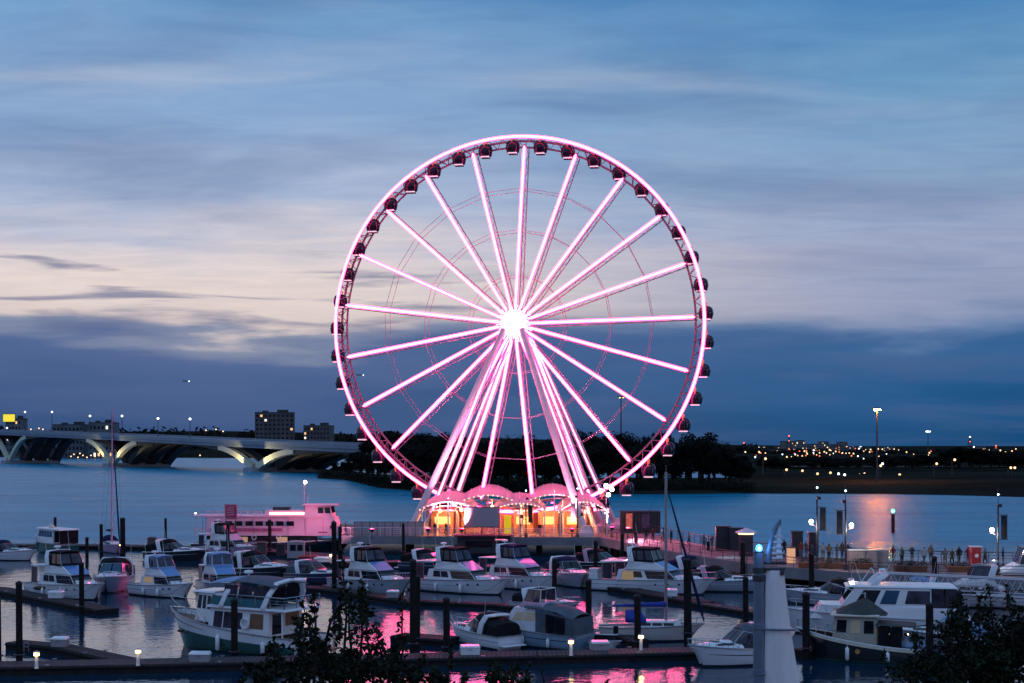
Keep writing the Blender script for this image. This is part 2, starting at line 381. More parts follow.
# ---------------------------------------------------------------- water
def water():
    m = bpy.data.materials.new('water'); m.use_nodes = True; M['water'] = m
    n_ = m.node_tree; NN = n_.nodes; b = NN['Principled BSDF']
    b.inputs['Roughness'].default_value = .07; b.inputs['IOR'].default_value = 1.52
    g = NN.new('ShaderNodeNewGeometry')
    def nz(scale, sx, sy, det):
        mp = NN.new('ShaderNodeMapping'); mp.inputs['Scale'].default_value = (sx, sy, 1)
        n_.links.new(g.outputs['Position'], mp.inputs[0]); q = NN.new('ShaderNodeTexNoise'); q.inputs['Scale'].default_value = scale; q.inputs['Detail'].default_value = det
        n_.links.new(mp.outputs[0], q.inputs[0]); return q.outputs[0]
    def mm(op, a, c2):
        q = NN.new('ShaderNodeMath'); q.operation = op
        for i, v in enumerate((a, c2)):
            if isinstance(v, (int, float)): q.inputs[i].default_value = v
            else: n_.links.new(v, q.inputs[i])
        return q.outputs[0]
    sx = NN.new('ShaderNodeSeparateXYZ'); n_.links.new(g.outputs['Position'], sx.inputs[0])
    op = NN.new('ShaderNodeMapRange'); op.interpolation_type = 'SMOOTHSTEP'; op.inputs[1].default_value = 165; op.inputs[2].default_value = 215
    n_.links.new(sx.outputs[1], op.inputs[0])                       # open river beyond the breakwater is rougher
    a1 = nz(.55, 1, 1, 4); a2 = nz(2.2, 1, .8, 3); a3 = nz(.02, 1, 2.2, 4)
    patch = NN.new('ShaderNodeMapRange'); patch.inputs[1].default_value = .35; patch.inputs[2].default_value = .65; patch.inputs[3].default_value = .55; patch.inputs[4].default_value = 1.35
    n_.links.new(a3, patch.inputs[0])
    h = mm('ADD', mm('MULTIPLY', a1, .55), mm('MULTIPLY', a2, .22))
    amp = mm('MULTIPLY', mm('ADD', mm('MULTIPLY', op.outputs[0], .85), .085), patch.outputs[0])
    bp = NN.new('ShaderNodeBump'); bp.inputs['Distance'].default_value = 1.0; bp.inputs['Strength'].default_value = 1
    n_.links.new(mm('MULTIPLY', h, amp), bp.inputs['Height']); n_.links.new(bp.outputs[0], b.inputs['Normal'])
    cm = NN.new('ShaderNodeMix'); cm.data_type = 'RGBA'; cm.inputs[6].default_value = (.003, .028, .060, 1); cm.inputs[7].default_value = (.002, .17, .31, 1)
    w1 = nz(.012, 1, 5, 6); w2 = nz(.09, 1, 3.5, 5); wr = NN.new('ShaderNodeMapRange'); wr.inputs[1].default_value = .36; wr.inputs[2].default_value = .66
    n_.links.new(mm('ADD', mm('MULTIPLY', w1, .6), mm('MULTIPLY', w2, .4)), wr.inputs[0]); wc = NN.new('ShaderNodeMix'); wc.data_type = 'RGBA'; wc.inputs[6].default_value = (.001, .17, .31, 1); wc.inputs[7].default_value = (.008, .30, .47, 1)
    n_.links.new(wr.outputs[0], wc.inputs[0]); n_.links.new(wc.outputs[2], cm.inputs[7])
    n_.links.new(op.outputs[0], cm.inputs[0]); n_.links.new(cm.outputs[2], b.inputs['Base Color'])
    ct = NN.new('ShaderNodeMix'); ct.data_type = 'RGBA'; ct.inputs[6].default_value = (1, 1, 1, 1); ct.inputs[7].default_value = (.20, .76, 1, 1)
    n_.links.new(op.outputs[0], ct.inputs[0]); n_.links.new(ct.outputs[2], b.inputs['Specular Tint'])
    rg = NN.new('ShaderNodeMapRange'); rg.inputs[3].default_value = .06; rg.inputs[4].default_value = .25; n_.links.new(op.outputs[0], rg.inputs[0]); n_.links.new(rg.outputs[0], b.inputs['Roughness'])
    ir = NN.new('ShaderNodeMapRange'); ir.inputs[3].default_value = 1.62; ir.inputs[4].default_value = 1.12; n_.links.new(op.outputs[0], ir.inputs[0]); n_.links.new(ir.outputs[0], b.inputs['IOR'])
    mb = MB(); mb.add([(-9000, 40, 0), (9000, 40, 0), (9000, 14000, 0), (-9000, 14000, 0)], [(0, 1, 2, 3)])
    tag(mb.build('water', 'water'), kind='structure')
water()

# ---------------------------------------------------------------- land
def lerp_(ks, t):
    for (a, b), (c_, d) in zip(ks, ks[1:]):
        if a <= t <= c_: return b + (d - b) * (t - a) / (c_ - a)
    return ks[0][1] if t < ks[0][0] else ks[-1][1]
def terrain(name, pts, depth, hts, m='ground', vary=None):
    """shoreline pts (px, py); land runs back from it over the distances depth with heights hts"""
    rows = []
    base = [W(px, py) for px, py in pts]
    for d, h in zip(depth, hts):
        row = []
        for i, b in enumerate(base):
            k = (b.y + d) / b.y
            hk = 1 if vary is None else lerp_(vary, pts[i][0])
            row.append(Vector((b.x * k, b.y + d, (h + random.uniform(-.12, .12) * abs(h)) * hk if h > 0 else h)))
        rows.append(row)
    mb = MB(); mb.sheet(rows, 3); return tag(mb.build(name, m, smooth=True), kind='structure')
terrain('far_bank_land', [(735, 493), (770, 493.5), (830, 493.5), (880, 494), (950, 495), (1024, 497), (1100, 498), (1200, 500)],
        [-6, 3, 14, 60, 170, 300, 700, 1800, 4000, 7000], [-1, .9, 1.6, 2.6, 3.4, 3.4, 3.2, 3, 2, 9])
terrain('wooded_point_land', [(318, 478.5), (345, 480), (380, 488), (430, 492), (500, 494), (580, 494.5), (640, 494.5), (700, 494), (745, 493)],
        [-5, 4, 30, 90, 140, 150], [-1, .8, 2, 2.4, 1.5, -2])
terrain('far_hills', [(-420, 457), (-200, 457), (0, 457), (120, 457.5), (220, 458), (300, 458), (380, 457), (520, 456), (700, 456), (900, 456), (1200, 456), (1500, 456)],
        [-30, 60, 300, 900, 1800, 3500], [-1, 3, 12, 28, 42, 52], vary=[(300, 1), (700, .35), (900, .12), (1100, .15)])
mb = MB(); mb.prism([(-300, -120), (300, -120), (300, 58), (40, 60), (-50, 58), (-300, 62)], -2, 2.0)
tag(mb.build('near_bank_ground', 'ground'), kind='structure')
mb = MB(); a = W(760, 474, 4); mb.sheet([[Vector((X(px, 640 + (px - 760) * .02), 640, 4.3)) for px in range(770, 1260, 40)], [Vector((X(px, 655), 655, 4.35)) for px in range(770, 1260, 40)]], .3)
tag(mb.build('far_bank_road', 'asphalt'), kind='structure')

# ---------------------------------------------------------------- trees
def leaf_cloud(mb, blobs, n, size, flat=.5):
    for _ in range(n):
        c, r = random.choice(blobs)
        d = Vector((random.gauss(0, 1), random.gauss(0, 1), random.gauss(0, 1))); d.normalize()
        p = Vector(c) + Vector((d.x * r[0], d.y * r[1], d.z * r[2])) * random.random() ** .45
        u = Vector((random.gauss(0, 1), random.gauss(0, 1), random.gauss(0, 1))).normalized(); v = u.orthogonal().normalized()
        s_ = size * random.uniform(.6, 1.3)
        w_ = u.cross(v)
        mb.add([p - u * s_, p + v * s_ * flat + w_ * s_ * .15, p + u * s_, p - v * s_ * flat + w_ * s_ * .15], [(0, 1, 2), (0, 2, 3)])
def far_tree(h, rad, kind, seed):
    random.seed(seed)
    r = empty('shore_tree', (0, -900, -50)); t = MB()
    t.tube([(0, 0, -1), (.1, 0, h * .3), (.2, .1, h * .62)], [.5, .36, .16], 6)
    bl = []
    for i in range(11):
        a = random.uniform(0, 2 * pi); rr_ = rad * random.uniform(.15, .75); zc = h * random.uniform(.34, .86)
        k = 1 - abs(zc / h - .55) * 1.1
        e = (cos(a) * rr_ * k, sin(a) * rr_ * k, zc)
        t.tube([(.1, 0, h * .28 + i * .2), ((e[0]) * .5, e[1] * .5, zc * .75), e], [.18, .11, .04], 4)
        bl.append((e, (rad * .38, rad * .38, h * .13)))
    for i in range(46):                                             # fine twigs that break the outline
        c_, r_ = random.choice(bl); a = random.uniform(0, 2 * pi); q = random.uniform(.5, 1)
        t.tube([c_, (c_[0] + cos(a) * rad * .45 * q, c_[1] + sin(a) * rad * .45 * q, c_[2] + h * .16 * q)], [.06, .02], 3)
    t.build('trunk', 'bark', r)
    cr = MB(); cr.raw = True; leaf_cloud(cr, bl, (520, 1500, 2600)[kind], .5 if kind else .4); cr.build('crown', 'leaf_far', r)
    return r
protos = [far_tree(18, 7, 2, 1), far_tree(15, 6.5, 1, 2), far_tree(20, 7.5, 0, 3), far_tree(13, 6.5, 2, 4), far_tree(16, 6, 1, 5)]
used = set()
def put_tree(k, loc, s, rz, label, group, wd=1):
    o = protos[k]
    if k in used: o = dup(o, loc, rz)
    else: used.add(k); o.location = loc; o.rotation_euler[2] = rz
    o.scale = (s * random.uniform(.95, 1.3) * wd, s * 1.1 * wd, s)
    tag(o, label, 'tree', group); return o
random.seed(5)
# wooded point behind the wheel: shore row, then a taller row, tops follow the photographed outline
def top_y(px):
    ks = [(330, 470), (345, 456), (358, 442), (372, 436), (400, 424), (430, 422), (450, 430), (480, 434), (540, 436), (575, 432), (600, 426), (625, 426), (650, 428), (680, 434), (700, 432), (725, 436), (742, 446), (752, 462)]
    for (a, b), (c_, d) in zip(ks, ks[1:]):
        if a <= px <= c_: return b + (d - b) * (px - a) / (c_ - a)
    return 460
def shore_y(px):
    ks = [(318, 478.5), (345, 480), (380, 488), (430, 492), (500, 494), (580, 494.5), (745, 493)]
    for (a, b), (c_, d) in zip(ks, ks[1:]):
        if a <= px <= c_: return b + (d - b) * (px - a) / (c_ - a)
    return 494
for row, (d, st) in enumerate(((9, 13), (26, 15), (52, 17))):
    px = 336 + row * 7
    while px < 750 - row * 4:
        Y = YW(shore_y(px)) + d; topz = Z(top_y(px) + (12, 4, 0)[row] + random.uniform(-5, 7), Y)
        k = random.choice((0, 1, 3, 4) if row < 2 else (0, 1, 2, 2, 4)); hh = (18, 15, 20, 13, 16)[k]
        side = 'left end of' if px < 400 else 'middle of' if px < 560 else 'right half of'
        put_tree(k, (X(px, Y), Y, 1.4), max(.45, (topz - 1.4) / hh), random.uniform(0, 6),
                 ('dark waterside tree in the front row at the %s the wooded point', 'dark tree in the second row at the %s the wooded point', 'tall dark tree in the back row at the %s the wooded point')[row] % side, 'trees on the wooded point, %s row, %s it' % (('front', 'second', 'back')[row], side))
        px += st * random.uniform(.75, 1.25)
# low shrubby edge along the point
mb = MB(); mb.raw = True
bl = []
for px in range(322, 752, 5):
    Y = YW(shore_y(px)) + random.uniform(2, 6); bl.append(((X(px, Y), Y, 1.8), (3, 3, random.uniform(1.6, 3.2))))
leaf_cloud(mb, bl, 9000, .45); tag(mb.build('undergrowth', 'leaf_far'), 'dark tangled undergrowth along the water edge of the wooded point', 'undergrowth', kind='stuff')
# trees on the far bank, right
for i in range(84):
    px = 764 + i * 3.3 + random.uniform(-4, 4); Y = random.uniform(570, 720)
    ty = 457 if px < 880 else 454 if px < 940 else (444 if 955 < px < 985 else 450 if px > 985 else 454); ty += random.uniform(0, 6)
    k = random.choice((0, 1, 3, 4)); hh = (18, 15, 20, 13, 16)[k]
    put_tree(k, (X(px, Y), Y, 3.6), max(.3, (Z(ty, Y) - 3.6) / hh), random.uniform(0, 6),
             'small dark tree beyond the far bank road, %s' % ('near the tall lit mast' if px < 910 else 'between the mast and the right edge' if px < 965 else 'in the clump at the right edge'),
             'trees beyond the far bank road, %s' % ('near the mast' if px < 910 else 'middle' if px < 965 else 'right clump'), 1.9)
# the far wooded shore behind the bridge and under the town reads as one mass
mb = MB(); mb.raw = True; bl = []
random.seed(9)
for i in range(420):
    px = random.uniform(-160, 1180); Y = random.uniform(1750, 2300)
    g = 6 if px < 380 else (2 if px < 760 else 0)
    tz = Z((430 if px < 260 else 434 if px < 380 else 447 if px < 760 else 453) + random.uniform(-4, 5), Y)
    bl.append(((X(px, Y), Y, tz * .5), (random.uniform(14, 24), 10, max(2., tz * .5))))
leaf_cloud(mb, bl, 34000, 3.4); tag(mb.build('distant_woods', 'leaf_far'), 'dark wooded shore running along the horizon behind the bridge and the town', 'woods', kind='stuff')

# ---------------------------------------------------------------- buildings across the river
def block(name, px0, px1, pytop, Y, base, cols, rows, lit, label, cat='building', seed=0, mt='building', roofbox=True, group=None, d=26):
    random.seed(seed); xa, xb = X(px0, Y), X(px1, Y); h = Z(pytop, Y) - base; wd = xb - xa
    r = empty(name, ((xa + xb) / 2, Y, base), random.uniform(-.12, .12), label, cat, group)
    mb = MB(); mb.box((0, 0, h / 2 - 1), (wd, d, h + 2)); mb.build('wall', mt, r)
    q = MB(); q.box((0, 0, h + .3), (wd + .8, d + .8, .7))
    if roofbox: q.box((wd * .2, 2, h + 2), (wd * .28, 8, 3)); q.box((-wd * .25, 0, h + 1.5), (wd * .15, 6, 2))
    q.build('roof', 'roofing', r)
    lt = []; wn = 0
    for i in range(cols):
        for j in range(rows):
            cx = -wd / 2 + wd * (i + .5) / cols; cz = h * (j + .6) / (rows + .3); ww, wh = wd / cols * .5, h / rows * .45
            if random.random() < lit: lt.append((cx, cz, ww, wh))
            elif roofbox: b = MB(); b.box((0, 0, 0), (ww, .12, wh)); b.build('window', 'glass', r, loc=(cx, -d / 2 - .03, cz))
    for k, (cx, cz, ww, wh) in enumerate(lt[:40]):
        b = MB(); b.box((0, 0, 0), (ww, .15, wh)); b.build('window', 'win_warm' if k % 4 else 'win_white', r, loc=(cx, -d / 2 - .06, cz))['label'] = 'lit window'
    return r
block('apartment_tower', 256, 294, 413, 1500, 0, 9, 10, .14, 'tall apartment tower with scattered lit windows behind the bridge', seed=2, mt='brick')
block('apartment_tower', 306, 332, 426, 1500, 0, 8, 7, .14, 'lower apartment tower right of the tall one behind the bridge', seed=3, mt='brick')
block('riverside_building', 57, 88, 425, 1500, 0, 8, 5, .08, 'wide dark riverside building behind the left end of the bridge', seed=4)
block('riverside_building', 92, 116, 423, 1480, 0, 6, 5, .14, 'riverside building with a lit upper floor beside the sailboat mast', seed=5)
block('riverside_building', 10, 24, 419, 1450, 0, 5, 7, .1, 'dark narrow building beside the yellow billboard', seed=6)
r = empty('billboard', (X(9, 1400), 1400, 0), .1, 'bright yellow lit billboard above the left end of the bridge', 'billboard')
b = MB(); b.box((0, 0, Z(418, 1400)), (11, .8, 7.2)); b.build('panel', 'billboard', r)
b = MB(); b.box((0, .8, Z(418, 1400)), (12, .8, 8)); b.tube([(-3, 1, 0), (-3, 1, Z(420, 1400))], .5); b.tube([(3, 1, 0), (3, 1, Z(420, 1400))], .5); b.build('support', 'steel_dark', r)
# the lit town on the right, small blocks in two bands
random.seed(21); spots = []
for i in range(46):
    px = random.choice((random.uniform(745, 1024), random.gauss(825, 32))); px = min(1060, max(742, px))
    Y = random.uniform(2400, 3400); wpx = random.uniform(5, 11)
    ty = random.uniform(446, 451) if abs(px - 812) > 34 else random.uniform(440.5, 449)
    block('town_building', px - wpx / 2, px + wpx / 2, ty, Y, 0, random.randint(3, 5), random.randint(3, 5), random.uniform(.08, .3),
          'small lit town building on the horizon %s' % ('left of the tall mast lamp' if px < 875 else 'right of the tall mast lamp'), seed=100 + i, roofbox=False, group='town buildings on the horizon %s of the tall mast lamp' % ('left' if px < 875 else 'right'))
def tower(px, Y, pt, label, red=True):
    r = empty('radio_tower', (X(px, Y), Y, 0), 0, label, 'tower'); t = Z(pt, Y); b = MB()
    for sx, sy in ((-1, -1), (1, -1), (1, 1), (-1, 1)): b.tube([(sx * 5, sy * 5, 0), (sx * .4, sy * .4, t)], .45, 4)
    for k in range(6):
        f = k / 6; q = 5 * (1 - f) + .4 * f; b.tube([(-q, -q, t * f), (q, -q, t * f), (q, q, t * f), (-q, q, t * f)], .3, 4, closed=True)
    b.build('mast', 'steel_dark', r); b = MB(); b.ball((0, 0, t), 1.4); b.build('beacon', 'lamp_far_red' if red else 'lamp_far_white', r)
    b = MB(); b.ball((0, 0, t * .72), 1.1); b.build('beacon', 'lamp_far_red', r)
tower(789, 2400, 436, 'thin radio tower with red beacons above the brightest part of the town')
tower(970, 2300, 437, 'radio tower with a pale beacon near the right edge', False)
tower(744, 2350, 443, 'short radio tower at the right end of the wooded point')
tower(996, 2500, 446, 'low radio tower at the right edge of the horizon')
# street lamps: one kind, copied
def street_lamp(h, mt, r_=.45):
    r = empty('street_lamp', (0, 0, 0)); b = MB(); b.tube([(0, 0, 0), (0, 0, h), (.8, -.6, h + .3)], [.22, .14, .1], 6); b.build('pole', 'steel_dark', r)
    b = MB(); b.ball((.8, -.6, h + .1), r_, 8); b.build('lamp_head', mt, r); return r
sl = [street_lamp(9, 'lamp_far'), street_lamp(9, 'lamp_far_white'), street_lamp(9, 'lamp_far_red', .4)]
usedl = set()
def put_lamp(k, loc, label, group, s=1, hz=None):
    o = sl[k]
    if k in usedl: o = dup(o, loc)
    else: usedl.add(k); o.location = loc
    o.scale = (s, s, s) if hz is None else (s, s, hz)
    tag(o, label, 'street lamp', group)
for px, py, k in ((763, 459, 0), (836, 474, 1), (842, 475, 1), (828, 473, 0), (857, 475, 0), (862, 474, 0), (880, 464, 1), (878, 466, 0), (897, 475, 0), (907, 476, 0), (917, 478, 1), (943, 480, 1), (934, 464, 0), (980, 481, 2), (988, 483, 1), (905, 487, 0), (856, 484, 1), (952, 460, 0), (1012, 468, 0), (1008, 468, 0), (784, 470, 0), (800, 471, 0), (815, 474, 0)):
    Y = random.uniform(500, 545); put_lamp(k, (X(px, Y), Y, Z(py, Y) - 9), ('amber', 'white', 'red')[k] + ' street lamp on the far bank %s' % ('left of the tall mast lamp' if px < 876 else 'right of the tall mast lamp'), ('amber', 'white', 'red')[k] + ' lamps on the far bank, %s of the mast' % ('left' if px < 876 else 'right'))
random.seed(33)
for i in range(95):
    px = random.choice((random.uniform(742, 1024), random.gauss(830, 35))); py = max(447.2, random.gauss(452, 3.0) + (0 if px < 900 else 2)); Y = min(3000, 8300 / (py - 445)); s_ = Y / 1422 * random.uniform(1.0, 1.9)
    k = random.choice((0, 0, 0, 1, 2)); put_lamp(k, (X(px, Y), Y, Z(py, Y) - 9 * s_), ('amber', 'white', 'red')[k] + ' light of the town on the horizon %s' % ('left of the tall mast lamp' if px < 876 else 'right of the tall mast lamp'), ('amber', 'white', 'red')[k] + ' town lights, %s of the mast' % ('left' if px < 876 else 'right'), s_)
for px, py in ((70, 456), (73, 454), (77, 457), (82, 455), (86, 457), (90, 455), (94, 456), (79, 453), (199, 455), (176, 455), (205, 430), (215, 429), (222, 431), (38, 428), (42, 429), (30, 429)):
    Y = 1420; put_lamp(0, (X(px, Y), Y, Z(py, Y) - 14), 'amber lamp on the far shore %s' % ('seen through the left bridge arch' if py > 440 else 'above the bridge parapet'), 'amber lamps %s' % ('under the bridge' if py > 440 else 'above the bridge'), 1.5)
def high_mast(px, Y, pt, zb, mt, rr_, label):
    r = empty('high_mast_lamp', (X(px, Y), Y, zb), 0, label, 'lamp'); t = Z(pt, Y) - zb
    b = MB(); b.tube([(0, 0, 0), (0, 0, t)], [.35, .2], 8); b.build('pole', 'steel_dark', r)
    b = MB(); b.lathe([(.3, t - .2), (1.3, t), (1.3, t + .3), (.3, t + .5)], 12); b.build('lamp_ring', 'steel_dark', r)
    for k in range(3):
        b = MB(); b.ball((cos(k * 2.1) * .8, sin(k * 2.1) * .8, t - .25), rr_, 8, sz=.6); b.build('lamp_head', mt, r)
high_mast(877, 450, 409, 2.2, 'lamp_sodium', .42, 'tall mast with bright amber floodlights standing on the far bank')
high_mast(928, 900, 431, 3, 'lamp_far_white', 1.0, 'distant tall mast with a single white light right of the amber one')
high_mast(621, 520, 397, 2.2, 'lamp_far', .35, 'thin tall mast with a small lamp rising from the wooded point')
for px, py, k in ((186, 381, 1), (360, 375, 1)):
    Y = 2600; r = empty('airliner', (X(px, Y), Y, Z(py, Y)), 2.6, 'tiny airliner with its landing light on, %s' % ('low above the bridge' if px < 200 else 'just left of the wheel rim'), 'airplane')
    b = MB(); b.tube([(-15, 0, 0), (-12, 0, 0), (12, 0, 0), (17, 0, .8)], [.4, 1.8, 1.8, .4], 10); b.build('fuselage', 'building', r)
    b = MB()
    for s in (1, -1): b.hexa([(-3, 0, -.4), (3, 0, -.4), (7, s * 16, .8), (5, s * 16, .8)], [(-3, 0, 0), (3, 0, 0), (7, s * 16, 1), (5, s * 16, 1)])
    b.hexa([(12, -.2, 1), (16, -.2, 1), (16, .2, 1), (12, .2, 1)], [(15, -.2, 6), (17, -.2, 6), (17, .2, 6), (15, .2, 6)]); b.build('wing', 'building', r)
    b = MB(); b.ball((-15, 0, -1), 2.2); b.build('landing_light', 'lamp_far_white', r); r.scale = (.5, .5, .5)

# ---------------------------------------------------------------- bridge
def bridge():
    P0 = Vector((-134, 737)); D = Vector((-122, 168)); A = D.normalized(); Q = Vector((A.y, -A.x)) if A.y > 0 else Vector((-A.y, A.x))
    r = empty('arched_bridge', (P0.x, P0.y, 0), 0, 'long low grey highway bridge with floodlit V shaped piers crossing the river', 'bridge')
    mat('arm_lit', (.62, .58, .44), .8, 0, .1, .05)  # front arms: the floodlit look is put into a paler, yellower concrete
    def dz(t):                                                       # deck level along the axis, t metres to the left of the first pier
        p = P0 + A * t; px = 512 + F * p.x / p.y; ks = [(-120, 428), (0, 431.5), (110, 436), (253, 443), (360, 447.3), (600, 449)]
        for (a, b), (c_, d) in zip(ks, ks[1:]):
            if a <= px <= c_: return Z(b + (d - b) * (px - a) / (c_ - a), p.y)
        return Z(428, p.y) if px < -120 else 11
    WD = 36
    def pt(t, q, z): v = A * t + Q * q; return (v.x, v.y, z)
    ts = [-190 + i * 12 for i in range(62)]
    dk = MB(); dk.loft([[pt(t, 0, dz(t) - 2.6), pt(t, WD, dz(t) - 2.6), pt(t, WD, dz(t)), pt(t, 0, dz(t))] for t in ts]); dk.build('deck', 'bridge', r)
    g = MB(); g.loft([[pt(t, -.5, dz(t) - 1.0), pt(t, 0, dz(t) - 1.0), pt(t, 0, dz(t) + 1.1), pt(t, -.5, dz(t) + 1.1)] for t in ts])
    g.loft([[pt(t, WD, dz(t) - .2), pt(t, WD + .5, dz(t) - .2), pt(t, WD + .5, dz(t) + 1.1), pt(t, WD, dz(t) + 1.1)] for t in ts]); g.build('parapet', 'bridge', r)
    piers = [0, 207, 207 * 2.05, -160]
    for pi_, t0 in enumerate(piers):
        b = MB(); c = pt(t0, WD * .45, 0); b.hexa([pt(t0 - 6, -4, -2), pt(t0 + 6, -4, -2), pt(t0 + 6, WD + 2, -2), pt(t0 - 6, WD + 2, -2)], [pt(t0 - 5, -3, 2.4), pt(t0 + 5, -3, 2.4), pt(t0 + 5, WD + 1, 2.4), pt(t0 - 5, WD + 1, 2.4)]); b.build('pier', 'bridge', r)
        for row in range(4):
            q0 = row * (WD - 3) / 3
            for s in (-1, 1):
                m_ = MB(); rings = []
                ext = 42
                for k in range(9):
                    f = k / 8; t = t0 + s * (2 + ext * f); top = dz(t) - 2.4
                    zc = 2.2 + (top - 1.0 - 2.2) * (1 - (1 - f) ** 1.7); th = (3.0 if row == 0 else 4.2) - .9 * f
                    rings.append([pt(t, q0, zc - th * .6), pt(t, q0 + (2.8 if row == 0 else 6), zc - th * .6), pt(t, q0 + (2.8 if row == 0 else 6), zc + th * .6), pt(t, q0, zc + th * .6)])
                m_.loft(rings); m_.build('arch_arm', 'arm_lit' if row == 0 else 'bridge_shaded', r)
        # haunch girders that close the arch towards mid span
        for row in range(4):
            q0 = row * (WD - 3) / 3 + .4
            for s in (-1, 1):
                m_ = MB(); rings = []
                for k in range(7):
                    f = k / 6; t = t0 + s * (40 + 50 * f); top = dz(t) - 2.5; th = 2.6 * (1 - f) ** 1.5 + .3
                    rings.append([pt(t, q0, top - th), pt(t, q0 + 2, top - th), pt(t, q0 + 2, top), pt(t, q0, top)])
                m_.loft(rings); m_.build('girder', 'bridge_shaded', r)
        for s in (-1, 1):
            v = A * (t0 + s * 9) + Q * -7
            if pi_ < 2:
                l = bpy.data.lights.new('pier_floodlight', 'SPOT'); l.energy = 19000; l.color = (1, .80, .38); l.spot_size = R(85); l.shadow_soft_size = .6; l.spot_blend = .8
                o = bpy.data.objects.new('pier_floodlight', l); COL.objects.link(o); o.parent = r; o.location = (v.x - 0, v.y, 3.0)
                tgt = A * (t0 + s * 24) + Q * 1; dd = Vector((tgt.x - v.x, tgt.y - v.y, 7)); o.rotation_euler = dd.to_track_quat('-Z', 'Y').to_euler()
    for px, py in ((25, 412), (52, 412), (90, 416), (122, 416), (158, 418.5), (190, 419), (7, 428), (-20, 411)):
        lo, hi = -180., 560.
        for _ in range(40):
            mid = (lo + hi) / 2; p = P0 + A * mid + Q * 18; (lo, hi) = (mid, hi) if 512 + F * p.x / p.y > px else (lo, mid)
        p = P0 + A * lo + Q * 18; t = Z(py, p.y)
        q = A * lo + Q * 18; b = MB(); b.tube([(q.x, q.y, dz(lo) - 1), (q.x, q.y, t)], [.28, .18], 6); lp = b.build('lamp_pole', 'steel_dark', r)
        b = MB(); b.ball((q.x, q.y, t), .75, 8, 0); b.build('lamp_head', 'lamp_far_white', lp)
bridge()

